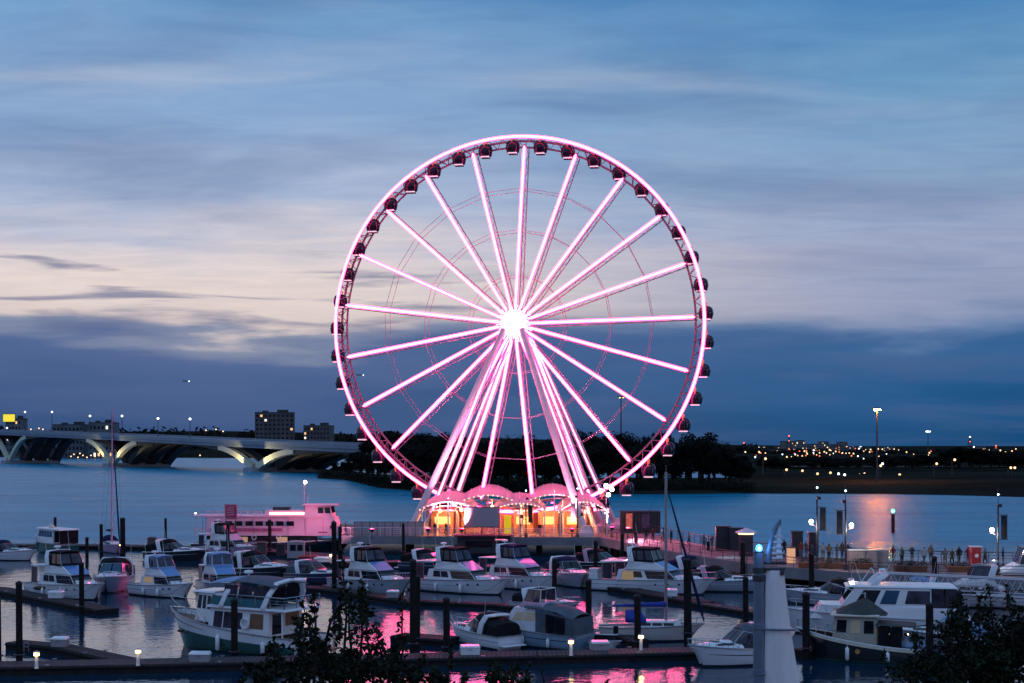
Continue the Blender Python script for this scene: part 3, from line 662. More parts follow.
# ---------------------------------------------------------------- observation wheel
DK = 2.3                                                           # pier deck level
WH = (X(517.3, 192), 192.0); TH = R(-11); HUBZ = Z(325, 192) - DK
def wheel():
    r = empty('observation_wheel', (WH[0], WH[1], DK), TH, 'giant observation wheel lit up in pink neon on the end of the pier', 'ferris wheel')
    RR = 25.15
    def P(rad, deg, y): a = R(deg); return (rad * sin(a), y, HUBZ + rad * cos(a))
    ring = lambda rad, y, n=126, o=0: [P(rad, 360 * i / n + o, y) for i in range(n)]
    b = MB(); b.tube(ring(RR - .1, -1.15), .13, 6, closed=True); b.tube(ring(RR - .1, 1.15), .17, 6, closed=True); b.tube(ring(RR - 1.2, 0), .14, 6, closed=True)
    for i in range(84):
        a = 360 * i / 84; c_ = a + 360 / 168; d = a + 360 / 84
        b.tube([P(RR - .1, a, -1.15), P(RR - 1.2, c_, 0)], .06, 4); b.tube([P(RR - .1, a, 1.15), P(RR - 1.2, c_, 0)], .06, 4)
        b.tube([P(RR - 1.2, c_, 0), P(RR - .1, d, -1.15)], .06, 4); b.tube([P(RR - .1, a, -1.15), P(RR - .1, a, 1.15)], .06, 4)
    rim = b.build('rim', 'steel_grey', r, smooth=True)
    b = MB(); b.tube(ring(RR + .02, -1.38), .10, 6, closed=True); b.build('rim_light', 'led', rim)
    b = MB(); b.tube(ring(RR - .14, -1.36), .08, 6, closed=True); b.tube(ring(RR + .17, -1.36), .06, 6, closed=True); b.build('rim_halo_strip', 'led_soft', rim)  # soft tubes stand in for the pink halo of the rim light
    for k in range(21):
        a = 2.9 + k * 360 / 21
        tip = 23.9
        b = MB(); b.tube([P(1.6, a, -1.7), P(RR - 1, a, -1.0)], .13, 6)
        for e in (-.55, .55): b.tube([P(1.8, a + e * 9, -1.65), P(RR - 1, a + e * .7, -.95)], .07, 5)
        s = b.build('spoke', 'steel_grey', r)
        b = MB(); b.tube([P(1.9, a, -1.98), P(tip, a, -1.30)], [.085, .085], 6); b.build('light_strip', 'led_core', s)
        b = MB()
        for e in (-1, 1):
            d_ = math.degrees(.23 / 12)
            p0 = Vector(P(2.2, a, -1.9)); p1 = Vector(P(tip - .2, a, -1.24)); n_ = Vector((cos(R(a)), 0, -sin(R(a)))) * .165 * e
            b.tube([p0 + n_ * .8, p1 + n_], .085, 5)
        b.build('halo_strip', 'led_soft', s)  # glowing side tubes imitate the pink halo around the light strip
        b = MB(); p0 = Vector(P(1.6, a, 1.9)); p1 = Vector(P(RR - 1, a, 1.0)); n_ = Vector((cos(R(a)), 0, -sin(R(a)))) * .22
        b.tube([p0 + n_, p1 + n_], .07, 5); b.tube([p0 - n_, p1 - n_], .07, 5)
        for i in range(22):
            f = i / 22; g = (i + 1) / 22; e = 1 if i % 2 else -1
            b.tube([p0.lerp(p1, f) + n_ * e, p0.lerp(p1, g) - n_ * e], .035, 3)
        b.build('spoke', 'cable', r)
    for rad in (18.3, 12.7, 6.6):
        b = MB()
        for y in (-1.2, 1.2): b.tube([P(rad, 2.9 + 360 * i / 21, y) for i in range(21)], .035, 4, closed=True)
        b.build('tie_cable', 'cable', r)
    # hub: drum, bearing housing and a flower of light bars
    b = MB(); b.lathe([(1.0, -3.4), (1.3, -3.0), (1.3, -2.3), (2.0, -2.1), (2.0, 2.1), (1.3, 2.3), (1.3, 3.2), (1.0, 3.6)], 28, (0, 0, HUBZ), axis='y'); hub = b.build('hub', 'steel_white', r, smooth=True)
    b = MB(); b.lathe([(.05, -3.75), (.85, -3.7), (.95, -3.45)], 24, (0, 0, HUBZ), axis='y')
    b.build('hub_light', 'led_hub', hub)
    b = MB()
    for i in range(42): b.tube([P(.9, 360 * i / 42, -3.5), P((1.9, 2.5, 2.2)[i % 3], 360 * i / 42 + 1.5, -2.15)], [.085, .045], 5)
    b.build('hub_light_bar', 'led_hub', hub)
    # gondolas
    g0 = None
    for k in range(42):
        p = P(RR + .25, 2.9 + (k + .5) * 360 / 42, 0)
        if g0 is None:
            g0 = empty('gondola', p); g0.parent = r
            b = MB(); b.loft([[(sx * cos(t) * w_ , sin(t) * w_ * .95, z_) for t in [2 * pi * j / 14 for j in range(14)]] for z_, w_, sx in ((-2.2, .62, 1), (-2.05, .86, 1), (-1.5, .98, 1), (-.95, .94, 1), (-.6, .74, 1), (-.45, .4, 1))]); b.build('cabin', 'pod', g0, smooth=True)
            b = MB(); b.box((0, 0, -2.27), (1.15, 1.1, .12)); b.box((0, 0, -1.35), (2.02, .12, .08)); b.build('floor_frame', 'steel_dark', g0)
            b = MB(); b.box((0, -.62, -2.24), (1.1, .10, .15)); b.box((.55, -.5, -2.24), (.12, .5, .13)); b.build('floor_light', 'pod_led', g0)
            b = MB(); b.tube([(0, -1.1, 0), (0, 1.1, 0)], .1, 6); b.tube([(0, -1.0, 0), (0, -.75, -.75)], .08, 5); b.tube([(0, 1.0, 0), (0, .75, -.75)], .08, 5); b.box((0, -.3, -.24), (.3, .3, .25)); b.build('hanger', 'pod_hanger', g0)
        else:
            g = g0.copy(); COL.objects.link(g); g.parent = r; g.location = p
            for ch in list(g0.children):
                c_ = ch.copy(); COL.objects.link(c_); c_.parent = g
    # legs
    def local(px, Y, z=0):
        v = Vector((X(px, Y) - WH[0], Y - WH[1])); c, s = cos(-TH), sin(-TH); return Vector((v.x * c - v.y * s, v.x * s + v.y * c, z))
    def leg(top, foot, r0, r1, lit, m='steel_white'):
        b = MB(); b.tube([top, Vector(top).lerp(foot, .5), foot], [r0, r1, r1], 12); o = b.build('support_leg', m, r, smooth=True)
        if lit:
            b = MB(); off = Vector((0, -r1 - .04, 0)); b.tube([Vector(top) + off * .8, Vector(foot).lerp(top, .1) + off], lit, 6); b.build('light_strip', 'led', o)
        return o
    leg((-1.2, -3.3, HUBZ - .8), local(408, 184), .36, .46, 0)
    leg((-1.2, -2.9, HUBZ - .8), local(424, 190), .26, .34, .10)
    leg((-1.0, 3.0, HUBZ - .8), local(446, 201), .36, .46, .17)
    leg((-1.5, 2.6, HUBZ - 1.4), local(434, 199), .26, .34, .09)
    leg((1.2, -3.3, HUBZ - .8), local(586, 181.5), .36, .48, 0)
    leg((1.0, 3.0, HUBZ - .8), local(603, 196), .36, .48, .18)
    leg((1.5, 2.6, HUBZ - 1.4), local(617, 200), .26, .40, .10)
    leg((1.3, -2.9, HUBZ - .8), local(597, 188), .26, .34, .09)
    for px, Y in ((408, 184), (424, 190), (446, 201), (586, 181.5), (603, 196), (617, 200)):
        b = MB(); p = local(px, Y); b.lathe([(1.0, 0), (1.0, .5), (.7, .9), (.6, 1.4)], 14, p); b.build('leg_base', 'steel_white', r)
wheel()
# floodlights at the wheel's feet, each built as a lantern with its lamp
def flood(px, Y, aim, e, label):
    x_ = X(px, Y); r = empty('floodlight', (x_, Y, DK), 0, label, 'floodlight', 'floodlights around the foot of the wheel')
    b = MB(); b.tube([(0, 0, 0), (0, 0, .9)], .06, 6); b.box((0, 0, .05), (.5, .5, .1)); b.build('stand', 'steel_dark', r)
    b = MB(); b.lathe([(.16, .8), (.26, 1.0), (.3, 1.2)], 12); b.build('lamp_housing', 'steel_dark', r)
    b = MB(); b.lathe([(.25, 1.2), (.25, 1.23)], 12); b.build('lens', 'led_soft', r)
    l = bpy.data.lights.new('flood_beam', 'SPOT'); l.energy = e; l.color = (1, .30, .50); l.spot_size = R(55); l.spot_blend = .7; l.shadow_soft_size = .3
    o = bpy.data.objects.new('flood_beam', l); COL.objects.link(o); o.parent = r; o.location = (0, 0, 1.5)
    d = Vector(aim) - Vector((x_, Y, DK + 1.5)); o.rotation_euler = d.to_track_quat('-Z', 'Y').to_euler()
flood(428, 179, (-5, 188, 16), 24000, 'pink floodlight on the deck in front of the left wheel legs')
flood(462, 178.5, (-4, 192, 20), 24000, 'pink floodlight beside the white screen aimed up the left legs')
flood(572, 178.5, (6, 188, 16), 24000, 'pink floodlight on the deck in front of the right wheel legs')
flood(612, 182, (7, 194, 20), 24000, 'pink floodlight at the right corner of the boarding hall')
flood(372, 178, (-32, 186, 3), 5000, 'added pink floodlight beside the screen wall that brightens the tour boat')  # extra lamp, added to make the tour boat pinker
flood(628, 180, (22, 158, 2), 22000, 'pink floodlight aimed along the deck right of the wheel')

# ---------------------------------------------------------------- boarding hall under wavy canopies
def hall():
    r = empty('boarding_hall', (X(512, 188), 188, DK), 0, 'open boarding hall with wavy pink lit canopies and warm lights under the wheel', 'pavilion')
    spans = [(-11.8, -4.6, 4.9, 3.9), (-7.4, 1.2, 5.7, 4.4), (-2.4, 4.4, 4.7, 3.9), (1.2, 9.8, 5.8, 4.3), (6.0, 12.4, 4.9, 3.6)]
    for i, (x0, x1, zt, ze) in enumerate(spans):
        y0, y1 = (-5.5, 3) if i % 2 == 0 else (-3.5, 6)
        rows = []
        for k in range(15):
            f = k / 14; xx = x0 + (x1 - x0) * f; hh = ze + (zt - ze) * sin(pi * f) ** .8
            rows.append([Vector((xx, y0 + (y1 - y0) * j / 6, hh - .5 + 1.15 * (j / 6) ** .8 * (.35 + .65 * sin(pi * f)))) for j in range(7)])
        b = MB(); b.sheet(rows, .06); cn = b.build('canopy', 'membrane', r, smooth=True)
        b = MB(); b.tube([v[0] + Vector((0, -.05, 0)) for v in rows], .11, 6); b.build('canopy_arch', 'steel_white', cn); b = MB(); b.tube([v[0] + Vector((0, -.05, -.5)) for v in rows], .06, 6); b.build('lower_arch', 'steel_white', cn)
        for k in range(1, 14, 2):
            b = MB(); b.tube([p + Vector((0, 0, .05)) for p in rows[k]], .045, 4); b.build('rib', 'steel_white', cn)
        b = MB()
        for k in range(0, 15): b.ball(rows[k][0] + Vector((0, -.2, -.02)), .07, 6)
        b.build('edge_light', 'bulb', cn)
        for xx in (x0 + .2, (x0 + x1) / 2, x1 - .2):
            for yy in (y0 + .2, y1 - .2):
                if i % 2 and yy > 0: continue
                top = ze + (zt - ze) * (1 if abs(xx - (x0 + x1) / 2) < .1 else .1)
                b = MB(); b.tube([(xx, yy, 0), (xx, yy, top)], .09, 8); b.build('column', 'steel_white', r)
    # back rooms: ticket booths with lit fronts
    for k, (bx, bw, m_) in enumerate(((-9.2, 3.0, 'booth_orange'), (-5.5, 2.4, 'booth_orange'), (1.5, 2.6, 'booth_orange'), (4.8, 2.6, 'booth_orange'), (8.4, 3.2, 'booth_orange'))):
        b = MB(); b.box((bx, 1.5, 1.45), (bw, 2.2, 2.9)); bo = b.build('booth', m_, r, bev=.05)
        b = MB(); b.box((bx, .36, 1.7), (bw * .7, .06, 1.0)); b.build('window', 'win_booth', bo)
        b = MB(); b.box((bx, 1.4, 3.0), (bw + .5, 2.8, .14)); b.build('roof', 'steel_white', bo)
    for k in range(9):
        b = MB(); b.box((-10.2 + k * 2.5, 3.4, 1.7), (2.4, .12, 3.4)); b.build('back_panel', 'booth_orange' if k % 3 else 'panel_pink', r)
    for k in range(8):
        b = MB(); b.lathe([(.13, 0), (.13, 2.6), (.2, 2.7)], 8, (-9.8 + k * 2.75, -1.2, 0)); b.build('striped_post', 'panel_pink' if k % 2 else 'steel_white', r)
    # queue railings and hanging lanterns
    for k in range(7):
        xx = -10.5 + k * 3.4; b = MB()
        for q in range(3): b.tube([(xx + q * 1.1, -5.2, 0), (xx + q * 1.1, -5.2, 1.05)], .03, 5)
        b.tube([(xx, -5.2, 1.05), (xx + 2.2, -5.2, 1.05)], .035, 5); b.tube([(xx, -5.2, .55), (xx + 2.2, -5.2, .55)], .025, 5); b.build('queue_rail', 'alu', r)
    for xx, yy, zz_ in ((-9.4, -2.5, 3.1), (-6.6, -3, 3.3), (-2.6, -1.5, 3.6), (1.2, -3, 3.2), (3.6, -1.5, 3.8), (6.6, -3, 3.6), (9.6, -2, 3.0)):
        b = MB(); b.ball((xx, yy, zz_), .22, 10); b.tube([(xx, yy, zz_ + .2), (xx, yy, zz_ + .9)], .02, 4); b.build('lantern', 'lantern_w', r)
        lamp('lantern_bulb', (xx, yy, zz_ - .35), 520, (1, .40, .12), .2, r)
    for xx, zz_ in ((-8, 4.0), (-3, 5.0), (1, 3.6), (5.4, 5.0), (9, 3.6)):
        b = MB(); b.box((xx, -1, zz_ - .9), (.5, .5, .12)); b.build('canopy_uplight', 'led_soft', r)
        lamp('canopy_glow', (xx, -1, zz_ - .6), 190, (1, .30, .48), .3, r)
    b = MB(); b.box((-.55, -5.6, 1.4), (.9, .2, 2.6)); b.build('door_panel', 'yellow_lit', r)
hall()
# small extras at the foot of the wheel
def spotcluster():
    r = empty('light_cluster', (X(606, 186), 186, DK), 0, 'cluster of bright white floodlights on a short mast right of the boarding hall', 'floodlight')
    b = MB(); b.tube([(0, 0, 0), (0, 0, 6.0)], .12, 8); b.box((0, 0, 5.9), (1.8, .15, .12)); b.build('mast', 'steel_dark', r)
    for k, (dx, dz_) in enumerate(((-.7, 5.7), (0, 6.4), (.75, 5.9), (.3, 5.2))):
        b = MB(); b.lathe([(.1, .3), (.3, 0), (.32, -.12)], 12, (dx, -.1, dz_), axis='y'); h = b.build('lamp_head', 'steel_dark', r)
        b = MB(); b.lathe([(.28, -.14), (.28, -.18)], 12, (dx, -.1, dz_), axis='y'); b.build('lens', 'lamp_white_s', h)
spotcluster()


# ---------------------------------------------------------------- pier
def lerpk(ks, t):
    for (a, b), (c_, d) in zip(ks, ks[1:]):
        if a <= t <= c_: return b + (d - b) * (t - a) / (c_ - a)
    return ks[0][1] if t < ks[0][0] else ks[-1][1]
def railing(name, pts, h, parent, m='steel_dark', mr='steel_white', step=2.0, bars=3):
    """posts and rails following pts on the deck"""
    b = MB(); pts = [Vector(p) for p in pts]
    for a, c_ in zip(pts, pts[1:]):
        n = max(1, int((c_ - a).length / step))
        for i in range(n + 1): p = a.lerp(c_, i / n); b.tube([p, p + Vector((0, 0, h))], .035, 5)
    for k in range(bars): b.tube([p + Vector((0, 0, h * (1 - k * .8 / bars))) for p in pts], .04 if k == 0 else .018, 5)
    return b.build(name, m, parent)
main_front = [(340, 181.5), (430, 180), (520, 178.5), (600, 178)]
far_edge = [(636, 196), (672, 178), (700, 168), (760, 154), (850, 146), (940, 142), (1060, 139), (1250, 137)]
near_edge = [(612, 174), (650, 160), (690, 150), (760, 137), (850, 129), (940, 125.5), (1060, 123), (1250, 121)]
P3 = lambda l, z: [Vector((X(a, b), b, z)) for a, b in l]
pier = empty('pier', (0, 150, 0), 0, 'wide fixed pier that carries the wheel and runs forward to the right edge', 'pier')
def pchild(mb, name, m, **k): o = mb.build(name, m, pier, **k); o.location = (0, -150, 0); return o
outline = P3([(340, 181.5), (430, 180), (520, 178.5), (600, 178)] + near_edge, 0) + P3(list(reversed(far_edge)), 0) + P3([(636, 206), (340, 210)], 0)
mb = MB(); mb.prism([(p.x, p.y) for p in outline], DK - .55, DK, 0, 1); pchild(mb, 'deck', ['concrete', 'pier_top'])
mb = MB()
front = P3(main_front + near_edge, DK - .15)
for a, c_ in zip(front, front[1:]):
    n_ = Vector(((c_ - a).y, -(c_ - a).x, 0)).normalized() * .12
    mb.hexa([a + n_ + Vector((0, 0, -.75)), c_ + n_ + Vector((0, 0, -.75)), c_ - n_ + Vector((0, 0, -.75)), a - n_ + Vector((0, 0, -.75))], [a + n_ + Vector((0, 0, .3)), c_ + n_ + Vector((0, 0, .3)), c_ - n_ + Vector((0, 0, .3)), a - n_ + Vector((0, 0, .3))])
pchild(mb, 'edge_beam', 'concrete')
allf = P3(main_front + near_edge, 0)
for a, c_ in zip(allf, allf[1:]):
    n = max(1, int((c_ - a).length / 4.5))
    for i in range(n):
        p = a.lerp(c_, (i + .5) / n); 
        for dy in (1.2, 8):
            b = MB(); b.tube([(p.x, p.y + dy, -2), (p.x, p.y + dy, DK - .5)], .32, 10); o = pchild(b, 'pile', 'piling')
def strip_rail(lst, inset, h, **k):
    pts = [Vector((X(a, b), b + inset, DK)) for a, b in lst]
    o = railing('railing', pts, h, pier, **k); o.location = (0, -150, 0); return o
strip_rail(main_front, .5, 1.15, m='steel_white', step=1.2, bars=4)
strip_rail(near_edge, .4, 1.1, m='steel_dark')
strip_rail(far_edge, -.4, 1.1, m='steel_dark')
# pale screen wall in front of the wheel plaza, left part
r = empty('screen_wall', (X(388, 181), 181.0, DK), 0, 'long pale panelled screen wall on the pier left of the wheel', 'wall')
for k in range(9):
    b = MB(); b.box((0, 0, .0), (.86, .07, 1.7)); b.build('panel', 'panel_pale', r, loc=(-3.9 + k * .98, 1.0, .95))
b = MB(); b.box((0, 1.0, 1.86), (9.0, .12, .08))
for k in range(10): b.box((-4.4 + k * .98, 1.0, .93), (.08, .12, 1.86))
b.build('frame', 'steel_dark', r)
def thing_box(name, px, Y, w_, d, h, m, label, cat, extra=None, z=DK, rz=0):
    r = empty(name, (X(px, Y), Y, z), rz, label, cat)
    b = MB(); b.box((0, 0, h / 2), (w_, d, h)); b.build('body', m, r, bev=.04)
    if extra: extra(r, w_, d, h)
    return r
def scr(r, w_, d, h):
    b = MB(); b.box((0, -d / 2 - .04, h / 2), (w_ * .96, .06, h * .92)); b.build('screen_face', 'panel_screen', r)
    b = MB(); b.tube([(-w_ / 2 + .1, 0, -1.3), (-w_ / 2 + .1, 0, 0)], .07); b.tube([(w_ / 2 - .1, 0, -1.3), (w_ / 2 - .1, 0, 0)], .07); b.tube([(0, 0, -1.3), (0, 0, 0)], .07); b.build('post', 'steel_dark', r)
thing_box('advert_board', 482, 179.5, 4.5, .3, 2.6, 'steel_dark', 'blank pale grey board standing before the boarding hall', 'board', scr, z=DK + 1.3)
def kiosk_extra(r, w_, d, h):
    b = MB(); b.box((0, -.3, h + .12), (w_ + .8, d + 1.0, .16)); b.build('roof', 'canopy_red', r)
    b = MB(); b.box((-w_ * .1, -d / 2 - .03, h * .55), (w_ * .5, .06, h * .35)); b.build('hatch', 'glass', r)
    b = MB(); b.box((w_ * .3, -d / 2 - .03, h * .82), (w_ * .18, .05, .14)); b.build('sign_light', 'sign_pink', r)
thing_box('kiosk', 484, 176.6, 6.6, 2.2, 2.1, 'steel_dark', 'low dark kiosk with a red roof below the pale board', 'kiosk', kiosk_extra, z=.6)
def cont_extra(r, w_, d, h):
    b = MB()
    for k in range(12): b.box((-w_ / 2 + (k + .5) * w_ / 12, -d / 2 - .03, h / 2), (w_ / 30, .06, h * .9))
    b.build('rib', 'steel_dark', r)
    b = MB(); b.box((-w_ * .3, -d / 2 - .08, h * .55), (w_ * .16, .08, h * .7)); b.build('poster', 'poster', r)
    b = MB(); b.box((w_ * .12, -d / 2 - .08, h * .55), (w_ * .2, .08, h * .6)); b.build('poster', 'poster_dim', r)
thing_box('ticket_container', 640, 190, 5.2, 2.6, 2.9, 'cont_dark', 'dark container kiosk with two posters right of the wheel', 'kiosk', cont_extra)
for i, (px, Y, w_, h, m_, lab) in enumerate(((723, 158, 1.6, 2.6, 'cont_dark', 'left dark locker of the pair behind the round hut on the pier'), (736, 157, 1.4, 2.5, 'cont_dark', 'right dark locker of the pair behind the round hut on the pier'), (797, 149, 1.1, 2.6, 'cont_dark', 'dark kiosk box behind the sail sculpture'), (813, 150, 1.0, 2.4, 'cont_dark', 'dark cabinet right of the sail sculpture'),
     (791, 141, .7, 1.5, 'lit_box', 'small amber lit box on the pier right of the sail sculpture'), (856, 135, 1.5, 1.7, 'white_crate', 'left tall white cabinet on the pier'), (869, 135.2, 1.4, 1.7, 'white_crate', 'middle tall white cabinet on the pier'), (881, 135.6, 1.2, 1.7, 'white_crate', 'right tall white cabinet on the pier'), (975, 134, .9, 2.1, 'red', 'red information pillar on the pier near the right lamp post'))):
    def ex(r, w_, d, h, i=i):
        b = MB(); b.box((0, 0, h + .05), (w_ + .12, d + .12, .1)); b.build('lid', 'steel_dark' if i < 5 else 'white', r)
        b = MB(); b.box((0, -d / 2 - .02, h * .5), (w_ * .8, .03, h * .8)); b.build('door', 'cont_dark' if i < 4 else ('lit_box' if i == 4 else ('white_crate' if i < 8 else 'red')), r)
        if i == 8:
            b = MB(); b.lathe([(.18, -.03), (.18, .0)], 14, (0, -d / 2 - .04, h * .62), axis='y'); b.build('emblem', 'white', r)
    if m_ not in M: mat(m_, *{'lit_box': ((.5, .3, .2), .5, 0, 0), 'white_crate': ((.30, .26, .27), .7, 0, .2, 1)}[m_], **({'emit': (1, .5, .25), 'es': .5} if m_ == 'lit_box' else {}))
    thing_box('pier_cabinet', px, Y, w_, .9, h, m_, lab, 'cabinet', ex)
# planters, benches: low warm-brown things along the pier
def planter(): 
    r = empty('planter_box', (0, 0, 0)); b = MB(); b.hexa([(-.9, -.35, 0), (.9, -.35, 0), (.9, .35, 0), (-.9, .35, 0)], [(-1, -.42, .55), (1, -.42, .55), (1, .42, .55), (-1, .42, .55)]); b.build('tub', 'orange', r, bev=.03)
    b = MB(); b.raw = True; leaf_cloud(b, [((x_, 0, .75), (.35, .3, .3)) for x_ in (-.6, 0, .6)], 160, .09); b.build('shrub', 'leaf', r); return r
pb = planter(); random.seed(4)
for i, px in enumerate((808, 822, 836, 862, 905, 916, 958)):
    Y = 133.5 - i * .4 + (2 if px < 870 else 0); loc = (X(px, Y), Y, DK); o = pb if i == 0 else dup(pb, loc)
    o.location = loc; tag(o, 'rust orange planter box with a low shrub on the right part of the pier', 'planter', 'orange planter boxes along the pier')
# round hut with glowing strip, near the blue lamp
r = empty('guard_hut', (X(746, 150), 150, DK), 0, 'small round topped hut with a glowing strip under its roof', 'hut')
b = MB(); b.lathe([(.75, 0), (.75, 2.3)], 10); b.build('body', 'cont_dark', r)
b = MB(); b.lathe([(.82, 2.3), (.82, 2.42)], 14); b.build('light_strip', 'lantern_w', r)
b = MB(); b.lathe([(1.15, 2.45), (1.1, 2.55), (.1, 2.95)], 14); b.build('roof', 'steel_white', r)

# lamp posts on the pier
def lamp_post(px, Y, ztop_py, zlamp_py, side, label):
    r = empty('lamp_post', (X(px, Y), Y, DK), 0, label, 'lamp post'); t = Z(ztop_py, Y) - DK; zl = Z(zlamp_py, Y) - DK
    b = MB(); b.lathe([(.22, 0), (.22, .5), (.1, .7), (.08, t * .78), (.03, t * .8)], 10); b.tube([(0, 0, t * .78), (0, 0, t)], .03, 5); b.build('pole', 'steel_dark', r)
    b = MB(); b.tube([(0, 0, zl - .45), (side * .35, 0, zl - .35), (side * .52, 0, zl - .15)], .05, 6); b.lathe([(.12, -.25), (.3, -.15), (.3, -.08)], 12, (side * .55, 0, zl - .05)); b.build('lamp_arm', 'steel_dark', r)
    b = MB(); b.ball((side * .55, 0, zl), .20, 12); b.build('lamp_globe', 'lamp_white', r)
    lamp('globe_light', (side * .55, -.1, zl - .45), 260, (1, .8, .62), .25, r)
    b = MB(); b.box((-side * .55, 0, zl + .25), (.55, .05, 2.1)); b.build('banner', 'banner', r)
    b = MB(); b.tube([(0, 0, zl + 1.35), (-side * .9, 0, zl + 1.35)], .035, 5); b.tube([(0, 0, zl - .85), (-side * .9, 0, zl - .85)], .035, 5); b.build('banner_bracket', 'steel_dark', r)
    b = MB(); b.box((-side * .15, 0, zl + 2.2), (.35, .3, .28)); b.build('camera_box', 'steel_dark', r)
    b = MB(); b.ball((0, -.06, zl + 3.2), .09, 8); b.build('beacon', 'lamp_cyan', r)
lamp_post(817, 134, 481, 521.5, -1, 'left lamp post of the pier with its globe on the left')
lamp_post(845.5, 133, 482, 525, 1, 'lamp post with its globe on the right side beside the white cabinets')
lamp_post(998, 128, 487, 530, -1, 'lamp post at the far right of the pier with a banner on its right side')
lamp_post(577.5, 179.2, 491, 514, 1, 'unlit looking ornate lamp post before the right part of the boarding hall')
lamp_post(526, 179.2, 494, 516, -1, 'ornate lamp post before the middle of the boarding hall')
for o in list(COL.objects):
    if o.name.startswith('lamp_globe') and o.parent and o.parent.location.y > 170: o.data = o.data.copy(); o.data.materials[0] = M['steel_dark']
    if o.name.startswith('globe_light') and o.parent and o.parent.location.y > 170: o.data.energy = 8
# channel marker out in the river
r = empty('channel_marker', (X(893, 226), 226, -1), 0, 'dark channel post with a green light standing in open water', 'marker')
b = MB(); b.tube([(0, 0, 0), (0, 0, Z(514, 226) + 1)], .28, 8); b.build('post', 'piling', r)
b = MB(); b.ball((0, 0, Z(511, 226) + 1), .3, 8); b.build('lamp_head', 'lamp_green', r)

# ---------------------------------------------------------------- floating docks
def dock(name, pts, wd, label, top=.5, cat='dock', m='dock_top', h=.65):
    """pts: centre line in pixels at dock level"""
    c = [W(a, b, top) for a, b in pts]; o0 = c[0]
    r = empty(name, (o0.x, o0.y, 0), 0, label, cat); L_, R_ = [], []
    for i, p in enumerate(c):
        t = (c[min(i + 1, len(c) - 1)] - c[max(i - 1, 0)]).normalized(); n_ = Vector((-t.y, t.x, 0)) * wd / 2
        L_.append(p + n_ - o0); R_.append(p - n_ - o0)
    mb = MB()
    z0 = top - h
    poly = [(p.x, p.y) for p in R_] + [(p.x, p.y) for p in reversed(L_)]
    mb.prism(poly, z0, top - .06); mb.build('float', 'dock_side', r)
    mb = MB(); mb.prism(poly, top - .06, top); mb.build('decking', m, r)
    mb = MB()
    for side in (L_, R_): 
        mb.tube([Vector((p.x, p.y, top - .14)) for p in side], .09, 6)
    mb.build('rub_strip', 'rubber', r)
    mb = MB(); nn = 0
    for side in (L_, R_):
        for a, b_ in zip(side, side[1:]):
            k = int((b_ - a).length / 7)
            for i in range(k):
                p = a.lerp(b_, (i + .5) / k); p.z = top; mb = MB(); mb.box(p + Vector((0, 0, .08)), (.3, .08, .06)); mb.box(p + Vector((0, 0, .03)), (.1, .07, .08)); mb.build('cleat', 'alu', r)
    return r
dock('main_dock', [(-60, 665.2), (160, 661), (400, 656), (560, 652.5), (706, 649)], 2.4, 'long front walkway dock crossing the bottom of the marina', .55, h=1.0)
dock('finger_dock', [(14, 641), (60, 645), (133, 660.5)], 1.5, 'narrow weathered finger dock at the lower left', .5, m='dock_dark')
dock('finger_dock', [(-20, 586.5), (0, 588), (108, 609)], 1.9, 'finger dock under the white motor yacht at the left edge', .45, m='dock_dark')
dock('finger_dock', [(262, 583.5), (330, 588), (420, 601)], 1.9, 'finger dock in front of the yacht nearest the tree branches', .45, m='dock_dark')
dock('finger_dock', [(425, 600.5), (500, 604), (548, 609)], 1.2, 'short low finger dock beside the middle yachts', .4, m='dock_dark')
dock('finger_dock', [(548, 576), (610, 585), (705, 602)], 1.9, 'finger dock in front of the enclosed flybridge yacht', .45, m='dock_dark')
dock('finger_dock', [(398, 634), (452, 638)], 2.0, 'short finger dock between the two tall middle pilings', .5, m='dock_dark')
dock('finger_dock', [(573, 628), (620, 633), (640, 640)], 1.3, 'short dark finger dock behind the small tender', .5, m='dock_dark')
dock('breakwater_dock', [(-60, 544), (120, 545), (210, 547.5), (270, 550), (320, 554), (352, 561)], 3.2, 'outer walkway dock curving past the pink tour boat', .6, h=.9)
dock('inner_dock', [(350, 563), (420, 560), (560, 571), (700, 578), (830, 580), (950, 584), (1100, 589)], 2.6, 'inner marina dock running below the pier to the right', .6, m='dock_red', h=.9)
dock('finger_dock', [(800, 650), (840, 646), (868, 643)], 1.6, 'finger dock behind the bow of the black trawler', .5, m='dock_dark')
dock('side_dock', [(690, 601), (760, 612), (810, 617)], 1.2, 'narrow dock running behind the express cruiser at the right', .4)
# gangway truss on the right
r = empty('gangway', (X(886, 121), 121, 0), 0, 'white truss gangway descending along the pier at the right', 'gangway')
a = Vector((0, 0, 1.9)); bb = Vector((X(1060, 118) - X(886, 121), -3, 1.5))
for dy in (0, 1.4):
    b = MB(); p = a + Vector((0, dy, 0)); q = bb + Vector((0, dy, 0)); up = Vector((0, 0, 1.15))
    b.tube([p, q], .06, 6); b.tube([p + up, q + up], .06, 6); n = 12
    for i in range(n):
        u = p.lerp(q, i / n); v = p.lerp(q, (i + .5) / n); w_ = p.lerp(q, (i + 1) / n); b.tube([u, v + up, w_], .04, 5)
    b.build('truss', 'steel_white', r)
b = MB(); b.hexa([a, bb, bb + Vector((0, 1.4, 0)), a + Vector((0, 1.4, 0))], [v + Vector((0, 0, .1)) for v in (a, bb, bb + Vector((0, 1.4, 0)), a + Vector((0, 1.4, 0)))]); b.build('walkway', 'dock_top', r)
for k, (px, w_) in enumerate(((893, 1.5), (903, 1.2), (916, 1.0))):
    thing_box('dock_locker', px, 122 - k * .3, w_, .8, 1.6, 'white_crate', ('left', 'middle', 'right')[k] + ' white locker of the three below the pier rail', 'locker', z=.7)

